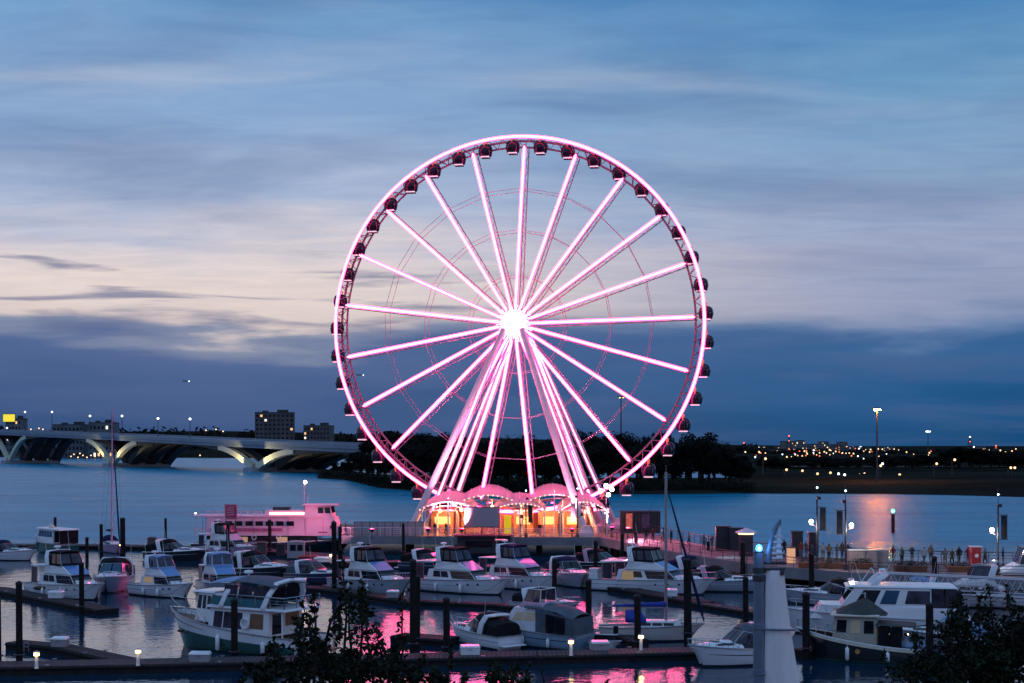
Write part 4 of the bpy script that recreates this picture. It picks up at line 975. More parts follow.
# pilings
def piling(px, pt, pb, label, rad=.24, cap=True, z0=None):
    Y = YW(pb, .3 if z0 is None else z0); rad *= .82; r = empty('mooring_piling', (X(px, Y), Y, -1.5), 0, label, 'piling'); t = Z(pt, Y) + 1.5
    lean = random.uniform(-.06, .06)
    b = MB(); b.tube([(0, 0, 0), (lean * .5, 0, t * .5), (lean, 0, t - .18)], [rad * 1.05, rad, rad * .97], 12); b.build('post', 'piling', r, smooth=True)
    b = MB(); b.lathe([(rad * 1.08, t - .22), (rad * 1.08, t - .1), (.03, t + .02)], 12, (lean, 0, 0)); b.build('cap', 'pile_cap', r)
    zr = random.uniform(.62, .9) + 1.5; b = MB(); b.tube([(cos(a_) * (rad + .1) + lean * zr / t, sin(a_) * (rad + .1), zr) for a_ in [2 * pi * i / 10 for i in range(10)]], .05, 5, closed=True); b.build('guide_ring', 'steel_dark', r)
    return r
random.seed(8)
for px, pt, pb, lab, rr_ in (
    (19.5, 581, 664, 'thick piling with a pale band at the near left finger dock', .25), (-1, 597, 664, 'piling cut by the left edge of the picture', .2),
    (82, 562, 611, 'tall piling rising in front of the left motor yacht', .26), (1, 541, 556, 'short stub piling at the far left of the outer dock', .25),
    (55, 517, 545, 'piling behind the small green hulled cruiser', .24), (87, 537, 556, 'stubby piling between the green hulled cruiser and the sailboat', .26),
    (101.5, 524, 556, 'piling just left of the left sailboat mast', .26), (123, 517.5, 556, 'thick double width piling right of the left sailboat mast', .40),
    (166, 518, 553, 'thin tall piling behind the dark hulled cruiser', .2), (228, 523, 562, 'piling in front of the pink flybridge cruiser', .26),
    (234.5, 598, 657, 'piling standing before the green hulled trawler', .27), (270, 519.5, 553, 'piling against the side of the pink tour boat', .26),
    (334.5, 521, 590, 'left piling of the close pair at the bow of the tour boat', .28), (340, 526, 572, 'right piling of the close pair at the bow of the tour boat', .24),
    (403.5, 523, 556, 'thin piling in front of the pale screen wall', .22), (413, 559, 651, 'left piling of the tall pair between the front yachts', .27),
    (417, 575, 645, 'shorter piling touching the tall one between the front yachts', .24), (447, 597, 652, 'piling at the bow of the white sport boat', .27),
    (554, 558, 603, 'piling in front of the navy canopied cruiser', .26), (589, 579, 632, 'piling at the small finger dock behind the tender', .27),
    (595.5, 540, 575, 'piling below the right foot of the wheel', .28), (622, 533, 566, 'piling left of the red lit deck right of the wheel', .26), (636, 531, 560, 'piling on the edge of the red lit deck', .24),
    (638, 594, 649, 'piling in front of the blue covered sailboat', .28), (688, 558, 640, 'tall thick piling with ropes right of the sailboat mast', .34),
    (708, 541, 568, 'piling behind the express cruiser in the middle right', .24), (742.5, 541, 585, 'piling under the round topped hut', .30),
    (746, 576, 627, 'piling with a small lamp behind the front express cruiser', .26), (806, 592, 655, 'lower piling right of the sail sculpture', .30), (812, 553, 600, 'upper piling right of the sail sculpture', .30),
    (934.5, 556, 600, 'tall piling before the gangway at the right', .28), (930, 602, 662, 'piling at the stern of the black trawler', .30), (960, 590, 640, 'piling half hidden by the right tree', .24)):
    piling(px, pt, pb, lab, rr_)
# dock pedestals with lit caps
def pedestal(px, py, label, on=True):
    Y = YW(py, .55); r = empty('dock_pedestal', (X(px, Y), Y, .55), 0, label, 'pedestal')
    b = MB(); b.lathe([(.13, 0), (.11, .1), (.10, .75), (.13, .78)], 8); b.build('post', 'white', r)
    b = MB(); b.lathe([(.17, .78), (.17, .95)], 8); b.build('lamp_head', 'lamp_warm', r)
    b = MB(); b.lathe([(.22, .95), (.2, 1.0), (.05, 1.06)], 8); b.build('cap', 'alu', r)
    lamp('pedestal_bulb', (0, -.25, .95), 9, (1, .6, .25), .1, r)
pedestal(36.5, 668.5, 'leftmost lit dock pedestal on the front dock')
pedestal(138, 665.5, 'lit dock pedestal left of the green trawler')
pedestal(571, 655.5, 'lit dock pedestal behind the grey canvas cruiser')
pedestal(641, 650, 'lit dock pedestal in front of the blue covered sailboat')
pedestal(811, 647, 'lit dock pedestal by the black trawler bow')
pedestal(331, 563, 'lit dock pedestal beside the piling pair')
pedestal(121, 552, 'lit dock pedestal on the outer dock by the left sailboat')
pedestal(746, 580, 'lit lamp head on the dock below the round topped hut')
r = empty('dock_ladder', (X(24, 93), 93, .5), 0, 'small bent pipe ladder at the end of the near left finger dock', 'ladder')
b = MB(); b.tube([(0, 0, 0), (0, 0, .5), (.15, 0, .6), (.3, 0, .5), (.3, 0, 0)], .03, 6); b.tube([(0, 0, .3), (.3, 0, .3)], .025, 5); b.build('tube_frame', 'alu', r)
for px, py, w_, h, m_, lab in ((281, 556, 1.0, 1.4, 'cont_dark', 'dark fuel pump cabinet on the outer dock'), (296, 558, 2.0, 1.9, 'panel_pale', 'pale fuel hut with dark windows on the outer dock'), (262, 555, 1.1, 1.5, 'brick', 'brown cabinet with a peaked cap on the outer dock'), (309, 561, 2.4, .5, 'red', 'low red box on the outer dock'), (322, 562, 1.8, .45, 'white', 'low white box on the outer dock'), (152, 550, 1.0, 1.5, 'brick', 'brown cabinet behind the dark hulled cruiser')):
    def ex(r, w_, d, h, m_=m_):
        b = MB(); b.hexa([(-w_ / 2 - .08, -d / 2 - .08, h), (w_ / 2 + .08, -d / 2 - .08, h), (w_ / 2 + .08, d / 2 + .08, h), (-w_ / 2 - .08, d / 2 + .08, h)], [(-w_ * .3, -d * .3, h + .18), (w_ * .3, -d * .3, h + .18), (w_ * .3, d * .3, h + .18), (-w_ * .3, d * .3, h + .18)]); b.build('lid', m_, r)
        if w_ > 1.9 and h > 1:
            b = MB(); b.box((-.3, -d / 2 - .03, h * .66), (.7, .05, .7)); b.box((.55, -d / 2 - .03, h * .66), (.6, .05, .7)); b.build('window', 'glass', r)
    Y = YW(py, .6); thing_box('dock_cabinet', px, Y, w_, .9, h, m_, lab, 'cabinet', ex, z=.6)

# dock boxes and hose reels along the fingers
def dock_box(px, py, w_, m_, label, rz=0):
    p = W(px, py, .5); r = empty('dock_box', p, rz, label, 'dock box')
    b = MB(); b.hexa([(-w_ / 2, -.3, 0), (w_ / 2, -.3, 0), (w_ / 2, .3, 0), (-w_ / 2, .3, 0)], [(-w_ / 2 - .04, -.33, .5), (w_ / 2 + .04, -.33, .5), (w_ / 2 + .04, .33, .5), (-w_ / 2 - .04, .33, .5)]); b.build('box_body', m_, r, bev=.02)
    b = MB(); b.hexa([(-w_ / 2 - .07, -.36, .5), (w_ / 2 + .07, -.36, .5), (w_ / 2 + .07, .36, .5), (-w_ / 2 - .07, .36, .5)], [(-w_ / 2, -.3, .62), (w_ / 2, -.3, .62), (w_ / 2, .3, .66), (-w_ / 2, .3, .66)]); b.build('lid', 'white', r, bev=.02)
    b = MB(); b.tube([(-.12, -.37, .45), (-.12, -.40, .40), (.12, -.40, .40), (.12, -.37, .45)], .015, 4); b.build('latch', 'chrome', r)
for a_ in ((56, 598, 1.2, 'white', 'white dock box on the finger dock by the left motor yacht'), (300, 585, 1.1, 'white', 'white dock box on the finger dock behind the trawler stern'), (393, 597.5, 1.0, 'panel_pale', 'grey dock box before the yacht behind the branches'), (470, 655, 1.2, 'white', 'white dock box on the front dock by the sport boat bow'), (600, 650.5, 1.1, 'panel_pale', 'grey dock box on the front dock near the flat dinghy'), (671, 596, 1.1, 'white', 'white dock box on the finger dock by the enclosed flybridge yacht'), (200, 662, 1.2, 'panel_pale', 'grey dock box on the front dock below the trawler bow'), (60, 646.5, 1.0, 'panel_pale', 'grey dock box on the weathered near left finger dock')): dock_box(a_[0], a_[1], a_[2], a_[3], a_[4], random.uniform(-.15, .15))

# ---------------------------------------------------------------- boats: +X is the bow, z = 0 the waterline
def hull(r, L_, B, fb, fs, top='hull_white', boot='boot', deck='deck', full=1., n=18, rake=1.0, stripe=None, transom=.86, flare=.35, bul=.12, mid=None):
    """lofted planing hull with flared bow, chine, bulwark and deck; returns (half beam, sheer) along s"""
    def hb(s): return B / 2 * ((transom + (1 - transom) * sin(pi * min(s / .45, 1) / 2)) if s < .45 else max(.0, 1 - ((s - .45) / .55) ** (2.3 * full)))
    def sh(s): return fs + (fb - fs) * s ** 1.7
    rings = []
    for i in range(n + 1):
        s = 1 - (1 - i / n) ** 1.25; b = max(hb(s), .03); zs = sh(s); fl = 1 - flare * s ** 1.5 - (.6 * max(0, s - .8))
        x0 = -L_ / 2 + L_ * s; kz = -.55 + (zs + .1) * max(0, (s - .86) / .14) ** 2 * .75
        pts = []
        for f, z_ in ((1, zs), (1 - (1 - fl) * .35, zs * .62 + kz * .1), (fl + (1 - fl) * .2, zs * .28 + .05), (fl * .96, .13), (fl * .90, min(.0, 0)), (fl * .55, kz * .7), (.02, kz)):
            z_ = max(z_, kz); xx = x0 - rake * (1 - (z_ - kz) / max(.3, zs - kz)) * s ** 5 + (.18 * (1 - s) * (zs - z_) if s < .02 else 0)
            pts.append((xx, b * f, z_))
        rings.append([(p[0], -p[1], p[2]) for p in pts] + [(p[0], p[1], p[2]) for p in reversed(pts[:-1])])
    m = len(rings[0]); h = MB(); vs = [p for q in rings for p in q]
    fs_ = []; mi = []
    h.v = list(vs)
    for i in range(n):
        for j in range(m - 1):
            h.f.append((i * m + j, i * m + j + 1, (i + 1) * m + j + 1, (i + 1) * m + j)); jj = min(j, m - 2 - j); h.m.append(1 if jj >= 3 else 2 if mid and jj >= 1 else 0)
    h.f.append(tuple(range(m))); h.m.append(0)
    o = h.build('hull', [top, boot] + ([mid] if mid else []), r, smooth=True)
    d = MB(); rows = []
    for i in range(n):
        s = 1 - (1 - i / n) ** 1.25; b = max(hb(s) - .05, .02); x0 = -L_ / 2 + L_ * s; zz_ = sh(s) - bul
        rows.append([(x0, -b, zz_), (x0, -b * .5, zz_ + .04), (x0, 0, zz_ + .05), (x0, b * .5, zz_ + .04), (x0, b, zz_)])
    d.sheet(rows, .05); d.build('deck', deck, r)
    g = MB()
    for e in (-1, 1): g.tube([(-L_ / 2 + L_ * s, e * hb(s) * 1.005, sh(s)) for s in [1 - (1 - i / n) ** 1.25 for i in range(n)]] + [(L_ / 2, 0, sh(1))], .045, 6)
    g.tube([(-L_ / 2, -hb(0), sh(0)), (-L_ / 2, hb(0), sh(0))], .045, 6)
    g.build('rub_rail', 'alu' if top != 'hull_black' else 'white', r)
    if stripe:
        g = MB()
        for e in (-1, 1):
            g.tube([(-L_ / 2 + L_ * s - rake * .35 * s ** 5, e * (hb(s) * (1 - (1 - (1 - flare * s ** 1.5 - .6 * max(0, s - .8))) * .35) + .01), sh(s) * .62 + .02) for s in [i / 16 for i in range(15)]], .03, 4)
        g.build('stripe', stripe, r)
    return hb, sh
def bowrail(r, L_, hb, sh, s0=.5, h=.6, n=9, m='chrome'):
    b = MB(); tops = {}
    for e in (-1, 1):
        t = []
        for i in range(n):
            s = s0 + (.985 - s0) * i / (n - 1); p = Vector((-L_ / 2 + L_ * s, e * max(hb(s) - .08, .05), sh(s))); q = p + Vector((.06, e * .03, h * (.75 + .25 * i / n))); b.tube([p, q], .018, 4); t.append(q)
        tops[e] = t
    b.tube([p - Vector((0, 0, h * .6)) if i == 0 else p for i, p in enumerate(tops[1])] + list(reversed(tops[-1])), .022, 5)
    b.build('bow_rail', m, r)
def house(r, name, x0, x1, w0, w1, z0, X0, X1, W0, W1, z1, m='white', bev=.06, win=None, par=True):
    """trapezoid cabin; win = {'right','front','left','back'}: list of (u0,u1,v0,v1,n,mat)"""
    bt = [(x0, -w0, z0), (x1, -w1, z0), (x1, w1, z0), (x0, w0, z0)]; tp = [(X0, -W0, z1), (X1, -W1, z1), (X1, W1, z1), (X0, W0, z1)]
    b = MB(); b.hexa(bt, tp); o = b.build(name, m, r, bev=bev)
    q = dict(right=(bt[0], bt[1], tp[1], tp[0]), front=(bt[1], bt[2], tp[2], tp[1]), left=(bt[3], bt[2], tp[2], tp[3]), back=(bt[3], bt[0], tp[0], tp[3]))
    for side, l in (win or {}).items():
        for (u0, u1, v0, v1, n, mm_) in l:
            w_ = MB(); qq = q[side]
            w_.panel(qq, u0, u1, v0, v1, -.02 if side == 'left' else .02, th=-.03 if side == 'left' else .03, n=n)
            if side == 'left': pass
            w_.build('windscreen' if side == 'front' else 'window', mm_, o)
    return o
def enclosure(r, x0, x1, w, z0, h, m='canvas_black', glass='glass_clear', rake=.5, roof=None, front=True, wt=.86):
    """canvas bimini with clear curtains on a tube frame"""
    e = empty('bridge_enclosure', (0, 0, 0)); e.parent = r
    bt = [(x0, -w, z0), (x1, -w * .9, z0), (x1, w * .9, z0), (x0, w, z0)]; X1 = x1 - rake; tp = [(x0 + .15, -w * wt, z0 + h), (X1, -w * wt * .9, z0 + h), (X1, w * wt * .9, z0 + h), (x0 + .15, w * wt, z0 + h)]
    b = MB(); rows = []
    for i in range(6):
        f = i / 5; xx = x0 + .05 + (X1 + .15 - x0) * f; ww = w * wt * (1 - .1 * f) + .06
        rows.append([Vector((xx, ww * (j / 3 - 1), z0 + h + .12 * (1 - (j / 3 - 1) ** 2) + .08 * sin(f * pi))) for j in range(7)])
    b.sheet(rows, .05); b.build('canvas_top', roof or m, e, smooth=True)
    q = dict(right=(bt[0], bt[1], tp[1], tp[0]), front=(bt[1], bt[2], tp[2], tp[1]), left=(bt[2], bt[3], tp[3], tp[2]), back=(bt[3], bt[0], tp[0], tp[3]))
    b = MB(); g = MB()
    for s, qq in q.items():
        if s == 'front' and not front: continue
        b.panel(qq, 0, 1, 0, .16, .02); b.panel(qq, 0, 1, .88, 1.0, .02); n = 3 if s in ('left', 'right') else 2
        for i in range(n + 1): u = i / n; b.panel(qq, max(0, u - .03), min(1, u + .03), .1, .95, .025)
        for i in range(n): g.panel(qq, (i + .03) / n, (i + .97) / n, .14, .9, .005, th=.01)
    b.build('canvas_side', m, e); g.build('clear_curtain', glass, e)
    t = MB()
    for a, c_ in zip(bt, tp): t.tube([a, c_], .025, 5)
    t.build('frame', 'chrome', e); return e
def antenna(r, x, y, z, h, lean=-.15):
    b = MB(); b.tube([(x, y, z), (x + lean * h, y, z + h)], [.02, .008], 4); b.build('antenna', 'white', r)
def radar(r, x, z, m='white'):
    b = MB(); b.lathe([(.08, 0), (.06, .25)], 8, (x, 0, z)); b.lathe([(.26, .25), (.3, .32), (.26, .42), (.05, .46)], 14, (x, 0, z)); b.build('radar_dome', m, r, smooth=True)
def arch(r, x, w, z0, h, lean=.5, m='white', wd=.35):
    b = MB(); pts = [(x, -w, z0), (x - lean * .5, -w * .96, z0 + h * .6), (x - lean, -w * .8, z0 + h * .97), (x - lean, 0, z0 + h), (x - lean, w * .8, z0 + h * .97), (x - lean * .5, w * .96, z0 + h * .6), (x, w, z0)]
    for dx in (0, wd * .5, wd): b.tube([(p[0] + dx, p[1], p[2]) for p in pts], .09, 6)
    b.build('radar_arch', m, r, smooth=True)
def fenders(r, L_, hb, sh, side, ss=(.25, .45, .65)):
    for s in ss:
        b = MB(); x_ = -L_ / 2 + L_ * s; y_ = side * (hb(s) + .12); b.tube([(x_, y_, sh(s) * .75), (x_, y_, sh(s) * .75 - .12), (x_, y_, .25), (x_, y_, .15)], [.04, .13, .13, .04], 8); b.tube([(x_, y_ - side * .05, sh(s)), (x_, y_, sh(s) * .75)], .015, 3); b.build('fender', 'white', r, smooth=True)
def boat(name, px, py, hd, label, cat):
    Y = YW(py, 0); return empty(name, (X(px, Y), Y, 0), R(hd), label, cat)
def person_blob(): pass

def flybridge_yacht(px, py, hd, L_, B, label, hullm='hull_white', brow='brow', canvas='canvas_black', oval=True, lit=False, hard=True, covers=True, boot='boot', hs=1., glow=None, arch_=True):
    r = boat('motor_yacht', px, py, hd, label, 'motor yacht'); k = L_ / 9.5
    fb, fs = 1.65 * hs, 1.15 * hs
    hb, sh = hull(r, L_, B, fb, fs, hullm, boot, stripe='hull_grey' if hullm != 'hull_grey' else None); w = B / 2
    # saloon: rakes forward; dark wrap windows
    zt = 2.25 * hs
    house(r, 'cabin', -2.6 * k, 2.35 * k, w * .84, w * .62, 1.0 * hs, -2.4 * k, 1.35 * k, w * .78, w * .58, zt, win={
        'right': [(.12, .46, .42, .88, 2, 'lit_cabin' if lit else 'glass'), (.52, .985, .34, .93, 1, 'glass')], 'left': [(.12, .46, .42, .88, 2, 'glass'), (.52, .985, .34, .93, 1, 'glass')], 'front': [(.02, .98, .28, .96, 1, 'glass')], 'back': [(.2, .8, .1, .85, 2, 'glass')]})
    # foredeck trunk
    house(r, 'foredeck_trunk', 1.6 * k, 3.9 * k, w * .6, w * .16, 1.35 * hs, 1.7 * k, 3.3 * k, w * .5, w * .12, 1.78 * hs, bev=.1, win={'front': []})
    b = MB(); b.box((2.9 * k, 0, 1.76 * hs), (.5, .5, .06)); b.build('hatch', 'glass_blue', r)
    if oval:
        for e in (-1, 1):
            b = MB(); yy = e * (w * .995 - .01); b.add([(-2.0 * k + 1.15 * k * cos(t) * .8, yy, .86 * hs + .2 * sin(t) + .1 * cos(t)) for t in [2 * pi * i / 16 for i in range(16)]] + [(-2.0 * k + 1.15 * k * cos(t) * .8, yy - e * .12, .86 * hs + .2 * sin(t) + .1 * cos(t)) for t in [2 * pi * i / 16 for i in range(16)]], [tuple(range(16)), tuple(range(31, 15, -1))] + [(i, (i + 1) % 16, 16 + (i + 1) % 16, 16 + i) for i in range(16)]); b.build('hull_window', 'glass', r)
    for e in (-1, 1):
        for x_ in (.6, 1.5, 2.3):
            s = .5 + x_ * k / L_; b = MB(); b.lathe([(.1, -.02), (.1, .02)], 10, (x_ * k, e * (hb(s) * .955), sh(s) * .70), axis='y'); b.build('porthole', 'glass', r)
    # flybridge with its sloped brow
    zb = 3.05 * hs
    o = house(r, 'flybridge', -1.9 * k, 1.55 * k, w * .82, w * .6, zt, -1.6 * k, .35 * k, w * .8, w * .62, zb, m='white')
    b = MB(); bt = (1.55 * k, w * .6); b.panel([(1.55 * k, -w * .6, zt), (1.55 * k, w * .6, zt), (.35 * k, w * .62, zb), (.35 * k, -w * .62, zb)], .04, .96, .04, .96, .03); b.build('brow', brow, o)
    enclosure(r, -1.7 * k, .35 * k, w * .74, zb, 1.25 * hs, canvas, rake=.45)
    if covers:
        b = MB(); b.ball((-1.35 * k, -w * .45, zb + .35), .42, 10, sz=1.1); b.ball((-1.2 * k, w * .3, zb + .3), .40, 10, sz=1.1); b.build('seat_cover', 'cover_cream', r, smooth=True)
    if hard:                                                          # hardtop over the aft cockpit
        b = MB(); b.hexa([(-3.9 * k, -w * .8, 2.9 * hs), (-1.6 * k, -w * .82, 3.0 * hs), (-1.6 * k, w * .82, 3.0 * hs), (-3.9 * k, w * .8, 2.9 * hs)], [(-3.85 * k, -w * .76, 3.0 * hs), (-1.6 * k, -w * .8, 3.1 * hs), (-1.6 * k, w * .8, 3.1 * hs), (-3.85 * k, w * .76, 3.0 * hs)])
        b.build('aft_hardtop', 'white', r, bev=.03); b = MB()
        for e in (-1, 1):
            for x_ in (-3.7, -2.9): b.tube([(x_ * k, e * w * .78, 1.0 * hs), (x_ * k, e * w * .75, 2.92 * hs)], .035, 5)
        split(b, 'hardtop_post', 'chrome', r)
        b = MB()
        for e in (-1, 1): b.panel([(-3.7 * k, e * w * .78, 1.15 * hs), (-2.9 * k, e * w * .78, 1.15 * hs), (-2.9 * k, e * w * .75, 2.9 * hs), (-3.7 * k, e * w * .75, 2.9 * hs)], .05, .95, .05, .95, .01)
        split(b, 'cockpit_curtain', 'glass_clear', r)
    if arch_: arch(r, -1.5 * k, w * .8, zb, 1.35 * hs, .35)
    radar(r, -1.8 * k, zb + 1.35 * hs); antenna(r, -1.7 * k, w * .7, zb + 1.2 * hs, 2.4); antenna(r, -1.7 * k, -w * .7, zb + 1.2 * hs, 1.6)
    bowrail(r, L_, hb, sh, .52, .62)
    if lit or glow: fenders(r, L_, hb, sh, -1, (.35, .6))
    b = MB(); b.box((-L_ / 2 - .35, 0, .32), (.75, B * .82, .1)); b.build('swim_platform', 'teak', r, bev=.03)
    if glow:
        b = MB(); b.ball((L_ * .34, -hb(.84) * .5, sh(.84) + .12), .09, 8); b.build('deck_light', glow, r)
    for e in (-1, 1):
        b = MB(); p0 = Vector((L_ * .44, e * .3, sh(.94))); p1 = Vector((L_ * .44 - 1.2, e * (w + 1.3), .4)); b.tube([p0, p0.lerp(p1, .5) + Vector((0, 0, -.35)), p1], .022, 4); b.build('mooring_line', 'cloth_tan', r)
    r.scale = (1.05, 1.05, .96); return r
def express(px, py, hd, L_, B, label, hullm='hull_white', canvas='canvas_black', archm='white', top=True, glass='glass', hs=1., boot='boot', deckm='white', name='express_cruiser', cat='cruiser', stripe='hull_grey', cover=False):
    r = boat(name, px, py, hd, label, cat); k = L_ / 8
    hb, sh = hull(r, L_, B, 1.35 * hs, .95 * hs, hullm, boot, deckm, stripe=stripe); w = B / 2
    rings = []                                                       # cambered foredeck
    for i in range(8):
        f = i / 7; x_ = -.1 * k + (L_ / 2 - .45 + .1 * k) * f; s = .5 + x_ / L_; ww = max(.06, hb(s) * .86); zc = sh(s) + .42 * hs * (1 - f ** 1.8)
        rings.append([(x_, ww * cos(t), (sh(s) - .1) + (zc - sh(s) + .1) * sin(t)) for t in [pi * j / 8 for j in range(9)]])
    b = MB(); b.loft(rings); b.build('foredeck', 'white', r, smooth=True)
    b = MB(); b.lathe([(.26, -.0), (.26, .05)], 14, (1.6 * k, 0, sh(.7) + .30 * hs)); b.build('hatch', 'glass', r)
    b = MB()
    for e in (-1, 1): b.panel([(.6 * k, e * w * .72, sh(.6) + .16), (2.0 * k, e * w * .56, sh(.7) + .1), (2.0 * k, e * w * .5, sh(.7) + .24), (.6 * k, e * w * .64, sh(.6) + .36)], .05, .95, .1, .9, e * -.02 if e < 0 else .02)
    split(b, 'side_window', 'glass', r)
    zc = sh(.5) + .25 * hs
    e_ = empty('windscreen', (0, 0, 0)); e_.parent = r
    bt = [(-1.3 * k, -w * .88, zc - .2), (.55 * k, -w * .62, zc + .1), (.55 * k, w * .62, zc + .1), (-1.3 * k, w * .88, zc - .2)]
    tp = [(-1.3 * k, -w * .8, zc + .55 * hs), (-.35 * k, -w * .5, zc + .72 * hs), (-.35 * k, w * .5, zc + .72 * hs), (-1.3 * k, w * .8, zc + .55 * hs)]
    g = MB(); f_ = MB()
    for qd in ((bt[0], bt[1], tp[1], tp[0]), (bt[1], bt[2], tp[2], tp[1]), (bt[2], bt[3], tp[3], tp[2])):
        g.panel(qd, .02, .98, .03, .97, .0, th=.02, n=2); f_.tube([qd[0], qd[3], qd[2], qd[1]], .03, 5)
    g.build('glass_pane', glass, e_); f_.build('frame', 'alu', e_)
    arch(r, -1.9 * k, w * .93, sh(.25), 1.35 * hs, .45, archm)
    if top:                                                          # camper canvas from windscreen to transom
        rows = []
        for i in range(8):
            f = i / 7; x_ = -.35 * k - f * (L_ / 2 - .75 * k); ww = w * (.52 + .34 * min(1, f * 2)); zz_ = zc + .72 * hs + .38 * sin(pi * min(1, f * 1.6 + .12)) * hs - .55 * max(0, f - .6) * hs
            rows.append([(x_, ww * 1.04 * (-1), sh(.2)), (x_, -ww, zz_ - .25), (x_, -ww * .8, zz_ - .04), (x_, 0, zz_ + .06), (x_, ww * .8, zz_ - .04), (x_, ww, zz_ - .25), (x_, ww * 1.04, sh(.2))])
        b = MB(); b.loft(rows); o = b.build('camper_canvas', canvas, r, smooth=True)
        g = MB()
        for e in (-1, 1):
            qd = [(-1.5 * k, e * w * .93, sh(.3) + .25), (-.6 * k, e * w * .80, sh(.4) + .35), (-.6 * k, e * w * .74, zc + .62 * hs), (-1.5 * k, e * w * .90, zc + .66 * hs)]
            g.panel(qd, .05, .95, .05, .95, -.02 * e)
        split(g, 'clear_curtain', 'glass_clear', o)
    bowrail(r, L_, hb, sh, .55, .4); antenna(r, -2.1 * k, w * .8, sh(.3) + 1.3 * hs, 1.4)
    b = MB(); b.box((-L_ / 2 - .28, 0, .3), (.6, B * .75, .09)); b.build('swim_platform', 'white', r, bev=.03)
    return r

# far row
r = boat('cabin_cruiser', 53, 552.5, 138, 'small green hulled cruiser with a row of side windows at the far left', 'cruiser')
hb, sh = hull(r, 8.4, 3.1, 1.5, 1.25, 'hull_green')
house(r, 'cabin', -2.2, 2.6, 1.35, .95, 1.3, -2.1, 2.0, 1.2, .85, 3.1, win={'left': [(.05, .95, .45, .88, 5, 'glass_blue')], 'right': [(.05, .95, .45, .88, 5, 'glass_blue')], 'front': [(.1, .9, .4, .9, 3, 'glass')], 'back': [(.08, .92, .1, .85, 3, 'glass')]})
b = MB(); b.hexa([(-4.1, -1.45, 3.05), (2.4, -1.1, 3.1), (2.4, 1.1, 3.1), (-4.1, 1.45, 3.05)], [(-4.0, -1.4, 3.2), (2.3, -1.0, 3.28), (2.3, 1.0, 3.28), (-4.0, 1.4, 3.2)]); b.build('roof', 'white', r, bev=.04)
b = MB(); b.ball((.5, 0, 3.42), .3); b.ball((-.6, .4, 3.4), .26); b.build('roof_vent', 'cover_cream', r)
b = MB()
b.panel([(-3.95, 1.35, 1.3), (-3.95, -1.35, 1.3), (-3.95, -1.35, 3.05), (-3.95, 1.35, 3.05)], .02, .98, .02, .98, .02); b.build('aft_curtain', 'canvas_black', r)
bowrail(r, 8.4, hb, sh)
def sailboat(px, py, hd, L_, B, mast_top, label, hullm, cover, jib, mx=.6, lean=0, mpx=None, boomz=2.6, dodger=True, mm_='alu'):
    r = boat('sailboat', px, py, hd, label, 'sailboat'); hb, sh = hull(r, L_, B, 1.25, .95, hullm, 'boot', flare=.25, transom=.6, stripe=None, full=.85)
    w = B / 2; Y = YW(py)
    house(r, 'coachroof', -1.2, 2.2, w * .6, w * .42, .95, -1.1, 1.9, w * .52, w * .36, 1.45, bev=.08, win={'right': [(.1, .85, .3, .7, 3, 'glass')], 'left': [(.1, .85, .3, .7, 3, 'glass')]})
    t = Z(mast_top, Y); b = MB(); b.tube([(mx, 0, .9), (mx + lean * .5, 0, t * .5), (mx + lean, 0, t)], [.12, .11, .09], 8); m_ = b.build('mast', mm_, r)
    b = MB(); b.tube([(mx + lean * .6, -.9, t * .6), (mx + lean * .6, .9, t * .6)], .03, 5); b.tube([(mx + lean, 0, t), (mx + lean, 0, t + .5)], .012, 4); b.build('spreader', mm_, m_)
    b = MB()
    for e in (-1, 1): b.tube([(mx, e * w * .95, 1.1), (mx + lean * .6, e * .9, t * .6), (mx + lean, 0, t - .1)], .012, 3)
    b.tube([(-L_ / 2, 0, 1.0), (mx + lean, 0, t)], .012, 3); b.build('shroud', 'steel_dark', m_)
    b = MB(); n = 10; b.tube([Vector((L_ / 2 - .1, 0, 1.4)).lerp(Vector((mx + lean, 0, t * .93)), i / n) for i in range(n + 1)], [.05, .12, .11, .10, .09, .09, .08, .07, .06, .04, .02], 6); b.build('furled_jib', jib, m_)
    b = MB(); b.tube([(mx - .1, 0, boomz), (-L_ / 2 + .6, 0, boomz + .05)], .06, 6); bo = b.build('boom', mm_, m_)
    b = MB(); n = 12; rg = []
    for i in range(n + 1):
        f = i / n; x_ = mx + .05 - f * (L_ / 2 + mx - .9); hh = .42 * (1 - f * .7) + .03 * sin(i * 2.3); rg.append([(x_, .17 * cos(a) * (1 - .4 * f), boomz + .02 + hh * (.5 + .5 * sin(a))) for a in [2 * pi * j / 10 for j in range(10)]])
    b.loft(rg); b.build('sail_cover', cover, bo, smooth=True)
    if dodger:
        b = MB(); rows = [[(x_, w * .7 * cos(a), 1.35 + hh * sin(a)) for a in [pi * j / 8 for j in range(9)]] for x_, hh in ((-.4, .15), (-.8, .7), (-1.5, .85), (-1.9, .8))]; b.loft(rows, cap=False, closed=False); o = b.build('dodger', cover, r, smooth=True); s_ = o.modifiers.new('thick', 'SOLIDIFY'); s_.thickness = .04
    bowrail(r, L_, hb, sh, .7, .5, 5); return r
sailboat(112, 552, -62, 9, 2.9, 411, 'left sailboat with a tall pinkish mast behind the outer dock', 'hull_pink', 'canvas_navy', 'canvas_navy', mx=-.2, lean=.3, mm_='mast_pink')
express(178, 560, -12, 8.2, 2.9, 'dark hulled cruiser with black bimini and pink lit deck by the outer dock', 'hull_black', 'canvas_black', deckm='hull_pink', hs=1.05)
flybridge_yacht(229, 557, -32, 9.5, 3.2, 'pink lit flybridge cruiser left of the tour boat', hullm='hull_pink', brow='hull_pink', oval=False, hard=True)

